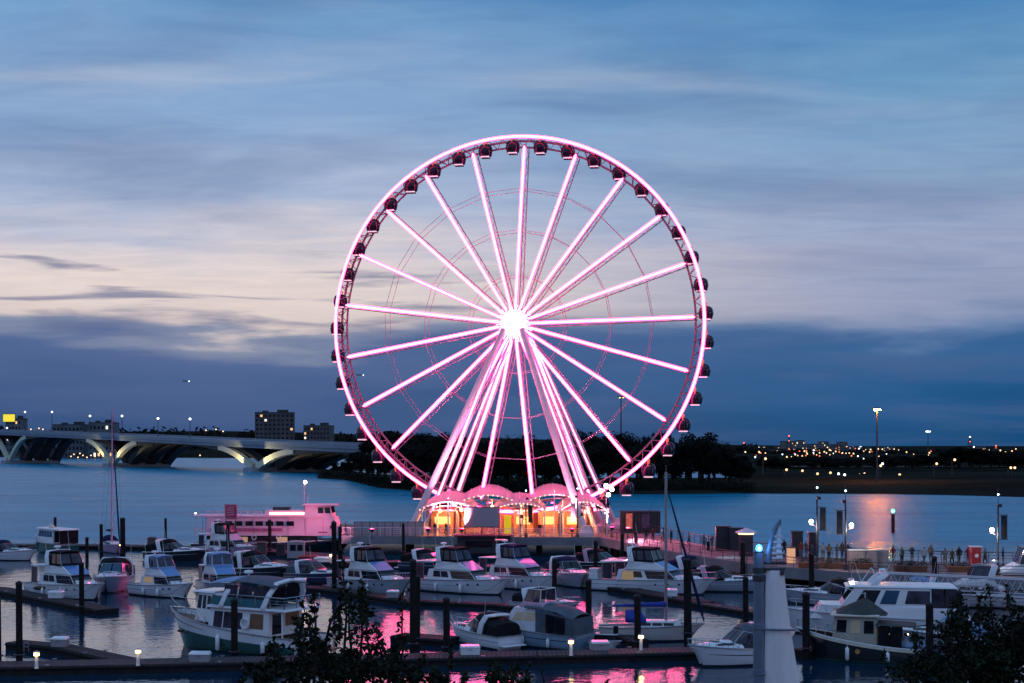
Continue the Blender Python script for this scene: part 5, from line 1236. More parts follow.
def tour_boat():
    r = boat('tour_boat', 274, 551, -1, 'large pink lit tour boat with a row of cabin windows and a wheelhouse', 'tour boat'); L_, B = 21, 5.2
    hb, sh = hull(r, L_, B, 1.7, 1.1, 'hull_black', 'boot_red', full=1.4, transom=.92, rake=.8)
    b = MB(); b.box((-1.2, 0, 1.55), (14.5, 4.3, 1.2)); lo = b.build('lower_cabin', 'hull_black', r)
    for i in range(5): b = MB(); b.box((-6.3 + i * 2.6, -2.18, 1.65), (1.3, .08, .7)); b.build('window', 'win_booth_dim' if i % 2 else 'glass', lo)
    b = MB(); b.hexa([(-8.4, -2.3, 2.15), (9.2, -2.1, 2.15), (9.2, 2.1, 2.15), (-8.4, 2.3, 2.15)], [(-8.4, -2.3, 4.55), (8.2, -2.0, 4.55), (8.2, 2.0, 4.55), (-8.4, 2.3, 4.55)]); up = b.build('upper_cabin', 'tour_pinklit', r, bev=.05)
    for i in range(8):
        b = MB(); b.box((-6.9 + i * 1.35, -2.27, 3.75), (.95, .12, .62)); w_ = b.build('window', 'glass', up)
        b = MB(); b.box((-6.9 + i * 1.35, -2.30, 3.40), (1.05, .1, .05)); b.build('sill', 'white', w_)
    b = MB(); b.box((-3.2, -2.34, 2.95), (9.5, .05, .42)); b.build('name_band', 'tour_band', up)
    # lettering strokes of the worn name, built as thin raised bars
    random.seed(3); b = MB(); x_ = -7.7
    for wlen in (2, 7, 5, 6):
        for _ in range(wlen):
            k = random.randint(0, 3)
            b.box((x_, -2.38, 2.95), (.07, .03, .3))
            if k in (0, 2): b.box((x_ + .13, -2.38, 3.08), (.2, .03, .06))
            if k in (1, 2): b.box((x_ + .13, -2.38, 2.95), (.18, .03, .06))
            if k == 3: b.box((x_ + .2, -2.38, 2.95), (.07, .03, .3))
            x_ += .40
        x_ += .42
    b.build('faded_lettering', 'tour_letter', up)
    b = MB(); b.box((-1.2, 0, 4.66), (15.6, 4.7, .16)); b.build('roof', 'tour_pinklit', r)
    # upper deck house and wheelhouse
    b = MB(); b.box((2.2, 0, 5.05), (6.2, 3.4, .75)); b.build('light_box', 'tour_pinklit', r, bev=.04)
    b = MB(); b.box((2.2, -1.74, 5.05), (5.0, .06, .30)); b.build('strip_light', 'strip_warm', r)
    b = MB(); b.box((1.0, .2, 5.62), (2.2, 1.2, .4)); b.build('air_unit', 'steel_dark', r, bev=.05)
    wh = house(r, 'wheelhouse', 4.3, 8.0, 1.9, 1.75, 4.55, 4.4, 7.7, 1.8, 1.6, 6.05, m='tour_pinklit', win={'right': [(.50, .70, .35, .85, 1, 'glass'), (.76, .96, .35, .85, 1, 'glass')], 'front': [(.05, .95, .35, .9, 3, 'glass')]})
    b = MB(); b.box((6.2, 0, 6.12), (4.4, 4.1, .14)); b.build('wheelhouse_roof', 'tour_pinklit', wh)
    b = MB(); b.lathe([(.30, -.03), (.30, .03)], 16, (8.0, -2.13, 3.3), axis='y'); b.box((8.0, -2.14, 2.85), (.08, .05, .5)); b.build('emblem', 'tour_letter', up)
    b = MB(); b.box((6.8, -2.22, 2.62), (1.2, .04, .14)); b.build('faded_lettering', 'tour_letter', up)
    for i in range(7): b = MB(); b.box((-6.9 + i * 2.3, -2.22 - .02, 3.3), (.05, .04, 2.2)); b.build('panel_seam', 'tour_band', up)
    for i in (0, 1, 2): b = MB(); b.tube([(-5.4 + i * 3.2 + .28 * cos(t), -2.25, 1.95 + .28 * sin(t)) for t in [2 * pi * k / 14 for k in range(14)]], .06, 5, closed=True); b.build('life_ring', 'white', r)
    railing('roof_rail', [(-8.6, -2.2, 4.75), (-1.2, -2.2, 4.75)], .6, r, m='tour_pinklit', mr='tour_pinklit', step=.9, bars=2)
    # mast with lamp
    b = MB(); b.tube([(4.0, 0, 4.6), (4.0, 0, 9.0)], .07, 6); b.tube([(4.5, 0, 4.6), (4.5, 0, 7.5)], .03, 5); mm2 = b.build('light_mast', 'tour_pinklit', r)
    b = MB(); b.ball((4.15, -.1, 9.1), .24, 10); b.build('masthead_lamp', 'lamp_mast', mm2)
    # open upper deck aft with flat awning
    b = MB(); b.box((-7.6, 0, 4.75), (5.0, 4.4, .1)); b.tube([(-9.9, -1.9, 2.2), (-9.9, -1.9, 4.7)], .05); b.tube([(-9.9, 1.9, 2.2), (-9.9, 1.9, 4.7)], .05); b.tube([(-8.6, -1.9, 2.2), (-8.6, -1.9, 4.7)], .05); b.build('awning', 'tour_pinklit', r)
    railing('deck_rail', [(-10, -2.3, 2.1), (-8.4, -2.3, 2.1)], 1.0, r, m='tour_pinklit', mr='tour_pinklit', step=.8)
    railing('deck_rail', [(8.2, -1.6, 2.1), (10, -.7, 2.1)], 1.0, r, m='tour_pinklit', mr='tour_pinklit', step=.8)
    b = MB(); b.tube([(-9.9, -2, 5.0), (-9.9, -2, 5.15)], .1, 8); b.build('deck_light', 'lamp_mast', r)
    return r
tour_boat()
r = empty('sign_board', (X(231, 183), 183, .6), 0, 'square pink sign board on posts in front of the tour boat stern', 'sign')
b = MB(); b.box((0, 0, Z(512, 183) - .6), (1.65, .12, 2.0)); b.build('panel', 'sign_back', r); b = MB(); b.tube([(-.6, .05, 0), (-.6, .05, 5)], .05); b.tube([(.6, .05, 0), (.6, .05, 5)], .05); b.build('post', 'steel_dark', r)
zc = Z(512, 183) - .6
b = MB(); b.box((0, -.08, zc + .92), (1.6, .04, .08)); b.box((0, -.08, zc - .92), (1.6, .04, .08)); b.box((-.76, -.08, zc), (.08, .04, 1.8)); b.box((.76, -.08, zc), (.08, .04, 1.8))
for k in range(4): b.tube([(-.5, -.08, zc + .45 - k * .3), (-.1, -.08, zc + .55 - k * .3), (.45, -.08, zc + .62 - k * .3)], .045, 4)
b.build('emblem', 'sign_mark', r)

# second row, facing right and towards us
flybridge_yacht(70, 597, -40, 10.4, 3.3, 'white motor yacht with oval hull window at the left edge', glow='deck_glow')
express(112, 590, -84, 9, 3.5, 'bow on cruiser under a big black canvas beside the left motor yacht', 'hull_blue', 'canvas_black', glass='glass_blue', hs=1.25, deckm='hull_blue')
flybridge_yacht(165, 596, -38, 7.6, 2.8, 'compact white cruiser with sky reflection painted on its brow and warm lit saloon', canvas='canvas_sky', lit=True, oval=False, hard=False, covers=False, hs=.88)
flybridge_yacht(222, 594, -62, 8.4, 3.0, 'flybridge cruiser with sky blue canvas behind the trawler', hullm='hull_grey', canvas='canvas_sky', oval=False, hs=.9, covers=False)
express(262, 580, -30, 8.0, 3.0, 'black cruiser with cream cover behind the trawler', 'hull_black', 'canvas_black', hs=1.25)
r = boat('boat_cover', 242, 579, -30, 'crumpled cream tarpaulin lying on the black cruiser behind the trawler', 'tarpaulin'); r.location.z = 2.1; b = MB(); random.seed(6)
b.loft([[(x_, .75 * cos(a) * q + random.uniform(-.06, .06), .4 + .5 * sin(a) * q + random.uniform(-.06, .06)) for a in [2 * pi * j / 12 for j in range(12)]] for x_, q in ((-.9, .3), (-.6, .9), (0, 1), (.5, .95), (.9, .4))]); b.build('cloth', 'cover_cream', r, smooth=True)
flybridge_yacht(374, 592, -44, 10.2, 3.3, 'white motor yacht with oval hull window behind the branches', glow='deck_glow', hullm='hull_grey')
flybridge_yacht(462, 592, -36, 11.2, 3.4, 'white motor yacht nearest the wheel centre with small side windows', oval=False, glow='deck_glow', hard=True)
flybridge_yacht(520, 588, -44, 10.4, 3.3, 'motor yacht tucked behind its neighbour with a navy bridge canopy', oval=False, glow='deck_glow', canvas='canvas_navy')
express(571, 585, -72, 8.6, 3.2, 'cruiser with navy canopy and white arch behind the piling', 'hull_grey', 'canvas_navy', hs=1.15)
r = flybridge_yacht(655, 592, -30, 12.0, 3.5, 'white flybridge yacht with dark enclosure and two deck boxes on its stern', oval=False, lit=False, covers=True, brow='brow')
b = MB(); b.box((0, 0, .55), (.9, 1.0, 1.1)); b.box((.0, 0, 1.35), (.85, .9, .5)); b.build('deck_box', 'white', r, bev=.06, loc=(-5.6, -.9, .6))
b = MB(); b.panel([(-2.6, -1.44, 1.15), (-1.5, -1.40, 1.15), (-1.5, -1.38, 2.2), (-2.6, -1.40, 2.2)], 0, 1, .1, .9, .05); b.build('lit_saloon_window', 'lit_cabin', r)
express(727, 591, -14, 8.4, 2.9, 'white express cruiser with curved pink arch in the second row', 'hull_grey', 'canvas_black', archm='hull_pink', deckm='white', hs=1.0)
r = boat('covered_boat', 735, 581, -10, 'boat under a pale peaked shrink wrap tent behind the express cruiser', 'boat'); hull(r, 5.5, 2.3, 1.1, .8, 'hull_white')
b = MB(); b.loft([[(x_, -1.1 * q, .8), (x_, -1.0 * q, 1.2), (x_, 0, 1.2 + 1.3 * q), (x_, 1.0 * q, 1.2), (x_, 1.1 * q, .8)] for x_, q in ((-2.6, .75), (-1.6, 1), (0, 1.05), (1.4, .8), (2.5, .15))]); b.build('wrap_cover', 'cover_cream', r)

# ---- the green trawler in front
def trawler():
    r = boat('trawler', 240, 649, 150, 'large trawler yacht with dark green hull, blue canvas and a dinghy on its roof', 'trawler'); L_, B = 11.6, 3.9
    hb, sh = hull(r, L_, B, 2.35, 1.15, 'hull_white', 'hull_green', 'teak', transom=.9, bul=.35, full=1.25, flare=.28, mid='hull_green')
    w = B / 2
    for e in (-1, 1):
        for s in (.78, .84):
            b = MB(); b.box((-L_ / 2 + L_ * s, e * (hb(s) * .9), 1.0), (.32, .14, .16)); b.build('porthole', 'chrome', r)
    # saloon and pilothouse
    house(r, 'saloon', -3.6, 1.3, w * .86, w * .82, 1.1, -3.6, 1.1, w * .82, w * .76, 2.75, win={'left': [(.08, .3, .3, .85, 1, 'lit_dim'), (.42, .92, .25, .85, 3, 'glass_clear')], 'right': [(.08, .3, .3, .85, 1, 'glass'), (.42, .92, .25, .85, 3, 'glass_clear')], 'back': [(.12, .42, .1, .85, 1, 'glass'), (.5, .9, .35, .85, 1, 'lit_dim')]})
    house(r, 'pilothouse', 1.0, 2.9, w * .7, w * .5, 1.7, 1.05, 2.6, w * .66, w * .46, 3.55, win={'left': [(.12, .34, .45, .9, 1, 'glass'), (.42, .62, .45, .9, 1, 'glass'), (.70, .92, .45, .9, 1, 'glass')], 'right': [(.12, .9, .45, .9, 3, 'glass')], 'front': [(.05, .95, .5, .92, 3, 'glass')]})
    b = MB(); b.hexa([(.8, -w * .74, 3.52), (3.1, -w * .5, 3.52), (3.1, w * .5, 3.52), (.8, w * .74, 3.52)], [(.85, -w * .7, 3.66), (2.95, -w * .46, 3.62), (2.95, w * .46, 3.62), (.85, w * .7, 3.66)]); b.build('pilothouse_roof', 'white', r, bev=.04)
    b = MB(); b.hexa([(-5.0, -w * .93, 2.72), (1.2, -w * .88, 2.72), (1.2, w * .88, 2.72), (-5.0, w * .93, 2.72)], [(-4.95, -w * .92, 2.88), (1.2, -w * .86, 2.88), (1.2, w * .86, 2.88), (-4.95, w * .92, 2.88)]); b.build('boat_deck', 'white', r, bev=.04)
    b = MB(); b.hexa([(-.5, -w * .8, 2.88), (1.1, -w * .7, 2.88), (1.1, w * .7, 2.88), (-.5, w * .8, 2.88)], [(-.5, -w * .8, 3.3), (.9, -w * .66, 3.6), (.9, w * .66, 3.6), (-.5, w * .8, 3.3)]); b.build('fly_coaming', 'white', r, bev=.04)
    b = MB()                                                          # white band on the aft cockpit and its posts
    for e in (-1, 1): b.tube([(-4.7, e * w * .84, 1.1), (-4.7, e * w * .86, 2.75)], .05, 6)
    split(b, 'awning_post', 'white', r)
    # arch with tinted bimini, blue top
    for xx in (-.6, -3.9):
        b = MB(); pts = [(xx + .5, -w * .9, 2.85), (xx + .1, -w * .84, 3.7), (xx - .1, -w * .6, 4.35), (xx - .15, 0, 4.5), (xx - .1, w * .6, 4.35), (xx + .1, w * .84, 3.7), (xx + .5, w * .9, 2.85)]
        for dx in (0, .12, .24): b.tube([(p[0] + dx, p[1], p[2]) for p in pts], .09, 6)
        b.build('arch', 'white', r, smooth=True)
    rows = [[(1.1 - 5.2 * f, w * .84 * (j / 4 - 1), 4.42 + .22 * (1 - (j / 4 - 1) ** 2) - .25 * (2 * f - 1) ** 2) for j in range(9)] for f in [i / 8 for i in range(9)]]
    b = MB(); b.sheet(rows[:4], .04); b.build('blue_bimini', 'canvas_sky', r, smooth=True)
    b = MB(); b.sheet(rows[3:], .05); b.build('rear_bimini', 'canvas_grey', r, smooth=True)
    g = MB()
    for e in (-1, 1): g.panel([(-3.6, e * w * .84, 3.1), (.2, e * w * .82, 3.1), (.0, e * w * .8, 4.2), (-3.7, e * w * .8, 4.2)], .03, .97, .02, .98, .02, n=3)
    split(g, 'side_curtain', 'glass_clear', r)
    for e in (-1, 1):                                                 # teal canvas weather cloth
        b = MB(); b.panel([(-3.4, e * w * .9, 2.9), (.9, e * w * .9, 2.95), (.7, e * w * .88, 3.5), (-3.4, e * w * .88, 3.35)], 0, 1, 0, 1, .02); b.build('weather_cloth', 'canvas_teal', r)
    railing('deck_rail', [(-4.9, -w * .88, 2.85), (-4.9, w * .88, 2.85), (-.5, w * .88, 2.88)], .7, r, m='chrome', mr='chrome', step=.9)
    bowrail(r, L_, hb, sh, .60, .7, 8)
    b = MB(); b.box((5.1, 0, 2.3), (.9, .3, .12)); b.tube([(5.6, 0, 2.25), (5.5, 0, 1.7), (5.2, .25, 1.75)], .06, 6); b.tube([(5.5, 0, 1.7), (5.2, -.25, 1.75)], .05, 6); b.build('anchor', 'chrome', r)
    b = MB(); b.box((-L_ / 2 - .4, 0, .35), (.8, 3.2, .1)); b.build('swim_platform', 'teak', r); fenders(r, L_, hb, sh, 1, (.2, .5))
    b = MB(); 
    for k, (y_, z_) in enumerate(((-.9, 1.35), (0, 1.35), (.9, 1.35))): b.lathe([(.11, -.05), (.11, .03)], 10, (0, 0, 0))
    b = MB(); b.box((-L_ / 2 - .04, 0, 1.08), (.06, 3.0, .22)); b.build('transom_band', 'white', r)
    antenna(r, -.7, .9, 4.3, 2.2); radar(r, -.7, 4.5)
    # a rolled sail / lifebuoy on the cabin side
    b = MB(); b.tube([(-1.9 + .30 * cos(t), w * .9, 1.9 + .30 * sin(t)) for t in [2 * pi * i / 16 for i in range(16)]], .07, 6, closed=True); b.build('life_ring', 'white', r)
    return r
tr = trawler(); tr.scale = (1.1, 1.1, 1.1)
r = empty('dinghy', (tr.location.x + 2.1, tr.location.y - 1.2, 3.22), R(148), 'dark inflatable dinghy with outboard stowed on the trawler roof', 'dinghy')
b = MB(); b.tube([(-1.3, -.5, .2), (.7, -.5, .22), (1.25, -.2, .35), (1.35, 0, .4), (1.25, .2, .35), (.7, .5, .22), (-1.3, .5, .2)], .17, 8); b.build('tube', 'canvas_grey', r, smooth=True)
b = MB(); b.box((-.3, 0, .1), (2.0, .8, .06)); b.build('floor', 'rubber', r); b = MB(); b.box((-1.45, 0, .45), (.3, .3, .4)); b.tube([(-1.5, 0, .3), (-1.55, 0, -.2)], .06); b.build('outboard_motor', 'canvas_black', r, bev=.05)

# ---- boats against the front dock
express(480, 644, 128, 7.0, 2.5, 'small white sport boat with black cockpit cover at the front dock', 'hull_white', 'canvas_black', hs=.95, name='sport_boat', cat='boat')
def canvas_cruiser():
    r = boat('cabin_cruiser', 535, 645, 146, 'cabin cruiser with dark grey cockpit canvas and upper windscreen at the front dock', 'cruiser'); L_, B = 8.2, 3.0
    hb, sh = hull(r, L_, B, 1.6, 1.0, 'hull_blue', 'boot', stripe='boot'); w = B / 2
    house(r, 'cabin', -1.0, 2.5, w * .82, w * .55, 1.1, -1.0, 1.2, w * .72, w * .55, 2.7, m='hull_white', win={'left': [(.12, .46, .45, .82, 1, 'lit_dim2'), (.5, .80, .42, .8, 2, 'lit_dim2')], 'front': [(.08, .92, .3, .85, 2, 'glass_clear')], 'right': [(.12, .8, .45, .82, 2, 'glass')]})
    house(r, 'fly_coaming', -1.4, .9, w * .74, w * .55, 2.7, -1.2, .5, w * .72, w * .55, 3.1, m='hull_pink')
    b = MB(); g = MB(); f_ = MB()
    bt = [(-1.1, -w * .7, 3.1), (.5, -w * .52, 3.1), (.5, w * .52, 3.1), (-1.1, w * .7, 3.1)]; tp = [(-1.1, -w * .62, 4.0), (.1, -w * .46, 4.0), (.1, w * .46, 4.0), (-1.1, w * .62, 4.0)]
    for qd in ((bt[0], bt[1], tp[1], tp[0]), (bt[1], bt[2], tp[2], tp[1]), (bt[2], bt[3], tp[3], tp[2])): g.panel(qd, .02, .98, .03, .97, 0, th=.02, n=2); f_.tube([qd[0], qd[3], qd[2], qd[1]], .035, 5)
    f_.tube([tp[0], tp[3]], .035, 5); g.build('upper_windscreen', 'glass_clear', r); f_.build('windscreen_frame', 'white', r)
    rows = [[(x_, w * q * (j / 4 - 1), zt + .3 * (1 - abs(j / 4 - 1) ** 2.2)) for j in range(9)] for x_, q, zt in ((.2, .74, 2.75), (-1.2, .88, 2.75), (-2.6, .92, 2.6), (-3.9, .90, 2.15))]
    b = MB(); b.sheet(rows, .05); o = b.build('cockpit_canvas', 'canvas_grey', r)
    b = MB()
    for e in (-1, 1): b.panel([(-3.95, e * w * .90, 1.0), (-.9, e * w * .88, 1.1), (-.9, e * w * .88, 2.8), (-3.9, e * w * .90, 2.2)], 0, 1, 0, 1, .0)
    b.panel([(-4.0, w * .9, 1.0), (-4.0, -w * .9, 1.0), (-3.9, -w * .9, 2.2), (-3.9, w * .9, 2.2)], 0, 1, 0, 1, 0); b.build('canvas_side', 'canvas_grey', o)
    b = MB(); b.panel([(-3.4, w * .92, 1.1), (-1.7, w * .92, 1.1), (-1.7, w * .92, 2.5), (-3.4, w * .92, 2.25)], .03, .97, .05, .95, .03, n=2); b.panel([(-3.4, w * .96, 1.1), (-1.7, w * .96, 1.1), (-1.7, w * .96, 2.5), (-3.4, w * .96, 2.25)], .03, .97, .05, .95, .01, n=2); split(b, 'clear_curtain', 'glass', o)
    bowrail(r, L_, hb, sh, .5, .55); fenders(r, L_, hb, sh, 1, (.25, .5))
canvas_cruiser()
sailboat(652, 640, -6, 7.6, 2.5, 472, 'cream sailboat with bright blue sail cover at the front dock', 'hull_cream', 'canvas_blue', 'canvas_navy', mx=1.0, boomz=2.35, mm_='alu')
r = boat('tender', 592, 641, 176, 'small dark open tender moored between finger dock and front dock', 'dinghy'); hull(r, 3.6, 1.6, .75, .55, 'hull_black', 'boot', 'canvas_black')
b = MB(); b.box((-1.7, 0, .8), (.35, .4, .55)); b.build('outboard_motor', 'canvas_black', r, bev=.06)
b = MB(); b.box((-.4, 0, .55), (.3, 1.3, .06)); b.box((.6, 0, .6), (.3, 1.1, .06)); b.build('thwart', 'alu', r)
r = boat('rowing_dinghy', 605, 650, 4, 'little flat white dinghy by the dock edge', 'dinghy'); hull(r, 2.3, 1.1, .6, .5, 'hull_white', 'hull_white', 'glass_clear', bul=.2)
express(734, 664, 203, 6.8, 2.6, 'white express cruiser with grey canvas moored at the lower right of the front dock', 'hull_white', 'canvas_grey', glass='glass_clear', hs=1.05, stripe='boot')

# ---- right side
def big_yacht():
    r = boat('motor_yacht', 866, 634, 170, 'big white motor yacht with large square saloon windows behind the black trawler', 'motor yacht'); L_, B = 13.6, 4.2
    hb, sh = hull(r, L_, B, 2.2, 1.5, 'hull_white', 'boot', transom=.9); w = B / 2
    house(r, 'lower_house', -4.2, 4.2, w * .9, w * .72, 1.4, -4.2, 3.4, w * .86, w * .66, 2.6, win={'left': [(.56, .68, .45, .78, 2, 'glass'), (.72, .86, .42, .78, 2, 'lit_dim2')], 'right': [(.2, .8, .4, .8, 4, 'glass')]})
    house(r, 'saloon', -4.6, 2.0, w * .84, w * .74, 2.5, -4.6, .9, w * .8, w * .7, 4.1, win={'left': [(.02, .30, .18, .86, 1, 'glass_clear'), (.40, .58, .15, .86, 1, 'glass_blue'), (.64, .86, .18, .86, 1, 'glass')], 'right': [(.05, .85, .2, .85, 4, 'glass')], 'front': [(.05, .95, .3, .92, 3, 'glass')], 'back': [(.1, .9, .1, .85, 3, 'glass')]})
    b = MB(); b.hexa([(-6.5, -w * .88, 4.08), (1.6, -w * .75, 4.08), (1.6, w * .75, 4.08), (-6.5, w * .88, 4.08)], [(-6.4, -w * .85, 4.25), (1.2, -w * .7, 4.28), (1.2, w * .7, 4.28), (-6.4, w * .85, 4.25)]); b.build('roof', 'white', r, bev=.05)
    b = MB()
    for e in (-1, 1): b.panel([(-6.4, e * w * .86, 2.5), (-4.6, e * w * .86, 2.5), (-4.6, e * w * .83, 4.1), (-6.4, e * w * .84, 4.1)], .02, .98, 0, 1, 0, n=2)
    b.panel([(-6.4, w * .86, 2.5), (-6.4, -w * .86, 2.5), (-6.4, -w * .84, 4.1), (-6.4, w * .84, 4.1)], .02, .98, 0, 1, 0, n=3); split(b, 'aft_curtain', 'glass_clear', r)
    house(r, 'aft_deck', -6.6, -4.1, w * .92, w * .92, 1.4, -6.5, -4.1, w * .88, w * .88, 2.5, m='hull_white')
    arch(r, -.6, w * .7, 4.25, .9, .9); radar(r, -1.2, 5.1); antenna(r, -1.3, .8, 5.0, 2.6, -.4); antenna(r, .3, -.6, 4.3, 1.8, .3); bowrail(r, L_, hb, sh, .45, .75, 11)
    b = MB(); b.tube([(-1.0, 0, 4.3), (-.4, 0, 5.6)], .04, 5); b.tube([(.4, 0, 4.3), (-.4, 0, 5.6)], .03, 5); b.build('signal_mast', 'white', r)
    r.scale = (.98, 1, .88); return r
big_yacht()
def tug():
    r = boat('tug_trawler', 862, 660, 163, 'black hulled tug style trawler with green canvas tent at the lower right', 'trawler'); L_, B = 8.4, 3.0
    hb, sh = hull(r, L_, B, 2.0, .95, 'hull_black', 'hull_green', 'teak', transom=.8, bul=.3, full=1.2, flare=.2); w = B / 2
    b = MB()
    for e in (-1, 1): b.loft([[(-L_ / 2 + L_ * s, e * (hb(s) + .01), sh(s) - .22), (-L_ / 2 + L_ * s, e * (hb(s) + .035), sh(s) - .22), (-L_ / 2 + L_ * s, e * (hb(s) + .035), sh(s) + .03), (-L_ / 2 + L_ * s, e * (hb(s) + .01), sh(s) + .03)] for s in [i / 14 for i in range(14)]])
    b.build('cream_bulwark', 'cover_cream', r)
    house(r, 'pilothouse', -1.0, 1.9, w * .66, w * .55, 1.0, -1.0, 1.7, w * .64, w * .53, 2.9, m='cream', win={'left': [(.08, .30, .45, .88, 1, 'glass'), (.38, .60, .45, .88, 1, 'lit_dim2'), (.70, .92, .45, .88, 1, 'glass')], 'right': [(.1, .9, .45, .88, 3, 'glass')], 'front': [(.06, .94, .45, .9, 3, 'glass')]})
    b = MB(); b.box((.4, 0, 2.97), (3.1, w * 1.5, .12)); b.build('pilothouse_roof', 'cover_cream', r, bev=.03)
    b = MB(); b.hexa([(-3.4, -w * .85, 2.35), (-.9, -w * .85, 2.45), (-.9, w * .85, 2.45), (-3.4, w * .85, 2.35)], [(-3.3, -w * .8, 2.45), (-.9, -w * .8, 2.55), (-.9, w * .8, 2.55), (-3.3, w * .8, 2.45)]); b.build('cockpit_awning', 'canvas_green', r)
    g = MB()
    for e in (-1, 1): g.panel([(-2.6, e * w * .8, .95), (-1.0, e * w * .8, .95), (-1.0, e * w * .78, 2.4), (-2.6, e * w * .78, 2.35)], .02, .98, 0, 1, 0, n=2)
    split(g, 'cockpit_curtain', 'canvas_black', r)
    b = MB(); b.loft([[(-1.6, -w * .6, 3.02), (-1.6, 0, 3.05), (-1.6, w * .6, 3.02), (-1.6, 0, 3.0)], [(-.2, -w * .75, 3.0), (-.2, 0, 4.1), (-.2, w * .75, 3.0), (-.2, 0, 2.99)], [(1.6, -w * .5, 3.0), (1.6, 0, 3.25), (1.6, w * .5, 3.0), (1.6, 0, 2.99)]]); b.build('canvas_tent', 'canvas_green', r)
    b = MB(); b.tube([(-.2, 0, 3), (-.2, 0, 4.4)], .04, 5); b.tube([(-.2, 0, 4.3), (1.9, 0, 4.9)], .025, 4); b.build('mast', 'steel_white', r)
    b = MB(); b.ball((-3.0, 0, 1.1), 1.0, 12, sz=.55); b.build('cockpit_cover', 'canvas_sky', r, smooth=True)
    b = MB(); b.lathe([(.16, -.04), (.16, .04)], 12, (.2, w + .02, .75), axis='y'); b.build('name_plate', 'brass', r)
    b = MB(); b.box((-L_ / 2 - .3, 0, .3), (.6, 2.2, .1)); b.build('swim_platform', 'white', r); bowrail(r, L_, hb, sh, .55, .6, 7); fenders(r, L_, hb, sh, 1, (.3, .6))
    for x_, y_ in ((-2.9, .9), (-1.7, 1.1)):
        b = MB(); b.ball((x_, y_, 1.9), .06, 6); b.build('cockpit_lamp', 'lamp_warm', r)
tug()
flybridge_yacht(972, 606, 168, 9.5, 3.3, 'white cruiser with pilothouse roof between the gangway and the right tree', oval=False, canvas='canvas_grey', hard=False, hs=.85, covers=False, brow='white', arch_=True)
flybridge_yacht(1022, 600, 172, 13, 4.2, 'large white flybridge yacht at the right edge above the tree', oval=False, canvas='glass_clear', hs=1.15, covers=False, brow='white')
express(938, 645, 165, 7, 2.6, 'low white boat with blue cover behind the right tree', 'hull_grey', 'canvas_sky', hs=.85)

# more boats packed between the docks
express(436, 571, -25, 8.4, 2.9, 'dark cruiser half hidden behind the yacht nearest the wheel centre', 'hull_navy', 'canvas_black', hs=1.0)
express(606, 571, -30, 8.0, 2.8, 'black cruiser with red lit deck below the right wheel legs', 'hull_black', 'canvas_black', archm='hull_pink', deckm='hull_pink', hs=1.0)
express(700, 579, -20, 7.6, 2.8, 'grey cruiser behind the bow of the enclosed flybridge yacht', 'hull_grey', 'canvas_navy', hs=1.0)
express(318, 583, -35, 7.4, 2.7, 'navy cruiser with grey canvas left of the yacht behind the branches', 'hull_navy', 'canvas_grey', hs=.95)
express(10, 560, -20, 8.0, 2.9, 'white cruiser cut by the left frame edge beside the outer dock', 'hull_white', 'canvas_navy', hs=1.0)
express(905, 602, 172, 8.6, 2.9, 'white cruiser with sky blue canvas just below the white lockers', 'hull_white', 'canvas_sky', hs=1.0)
express(826, 604, 168, 8.0, 2.8, 'low cruiser behind the bow of the big white yacht', 'hull_grey', 'canvas_black', hs=.95)
#sailboat(790, 607, -10, 8.2, 2.6, 497, 'white sailboat mast and hull partly hidden by the sail sculpture', 'hull_white', 'canvas_navy', 'cover_cream', mx=.8, mm_='steel_dark')
express(548, 612, -38, 6.6, 2.5, 'small grey runabout behind the grey canvas cruiser', 'hull_grey', 'canvas_black', hs=.8)

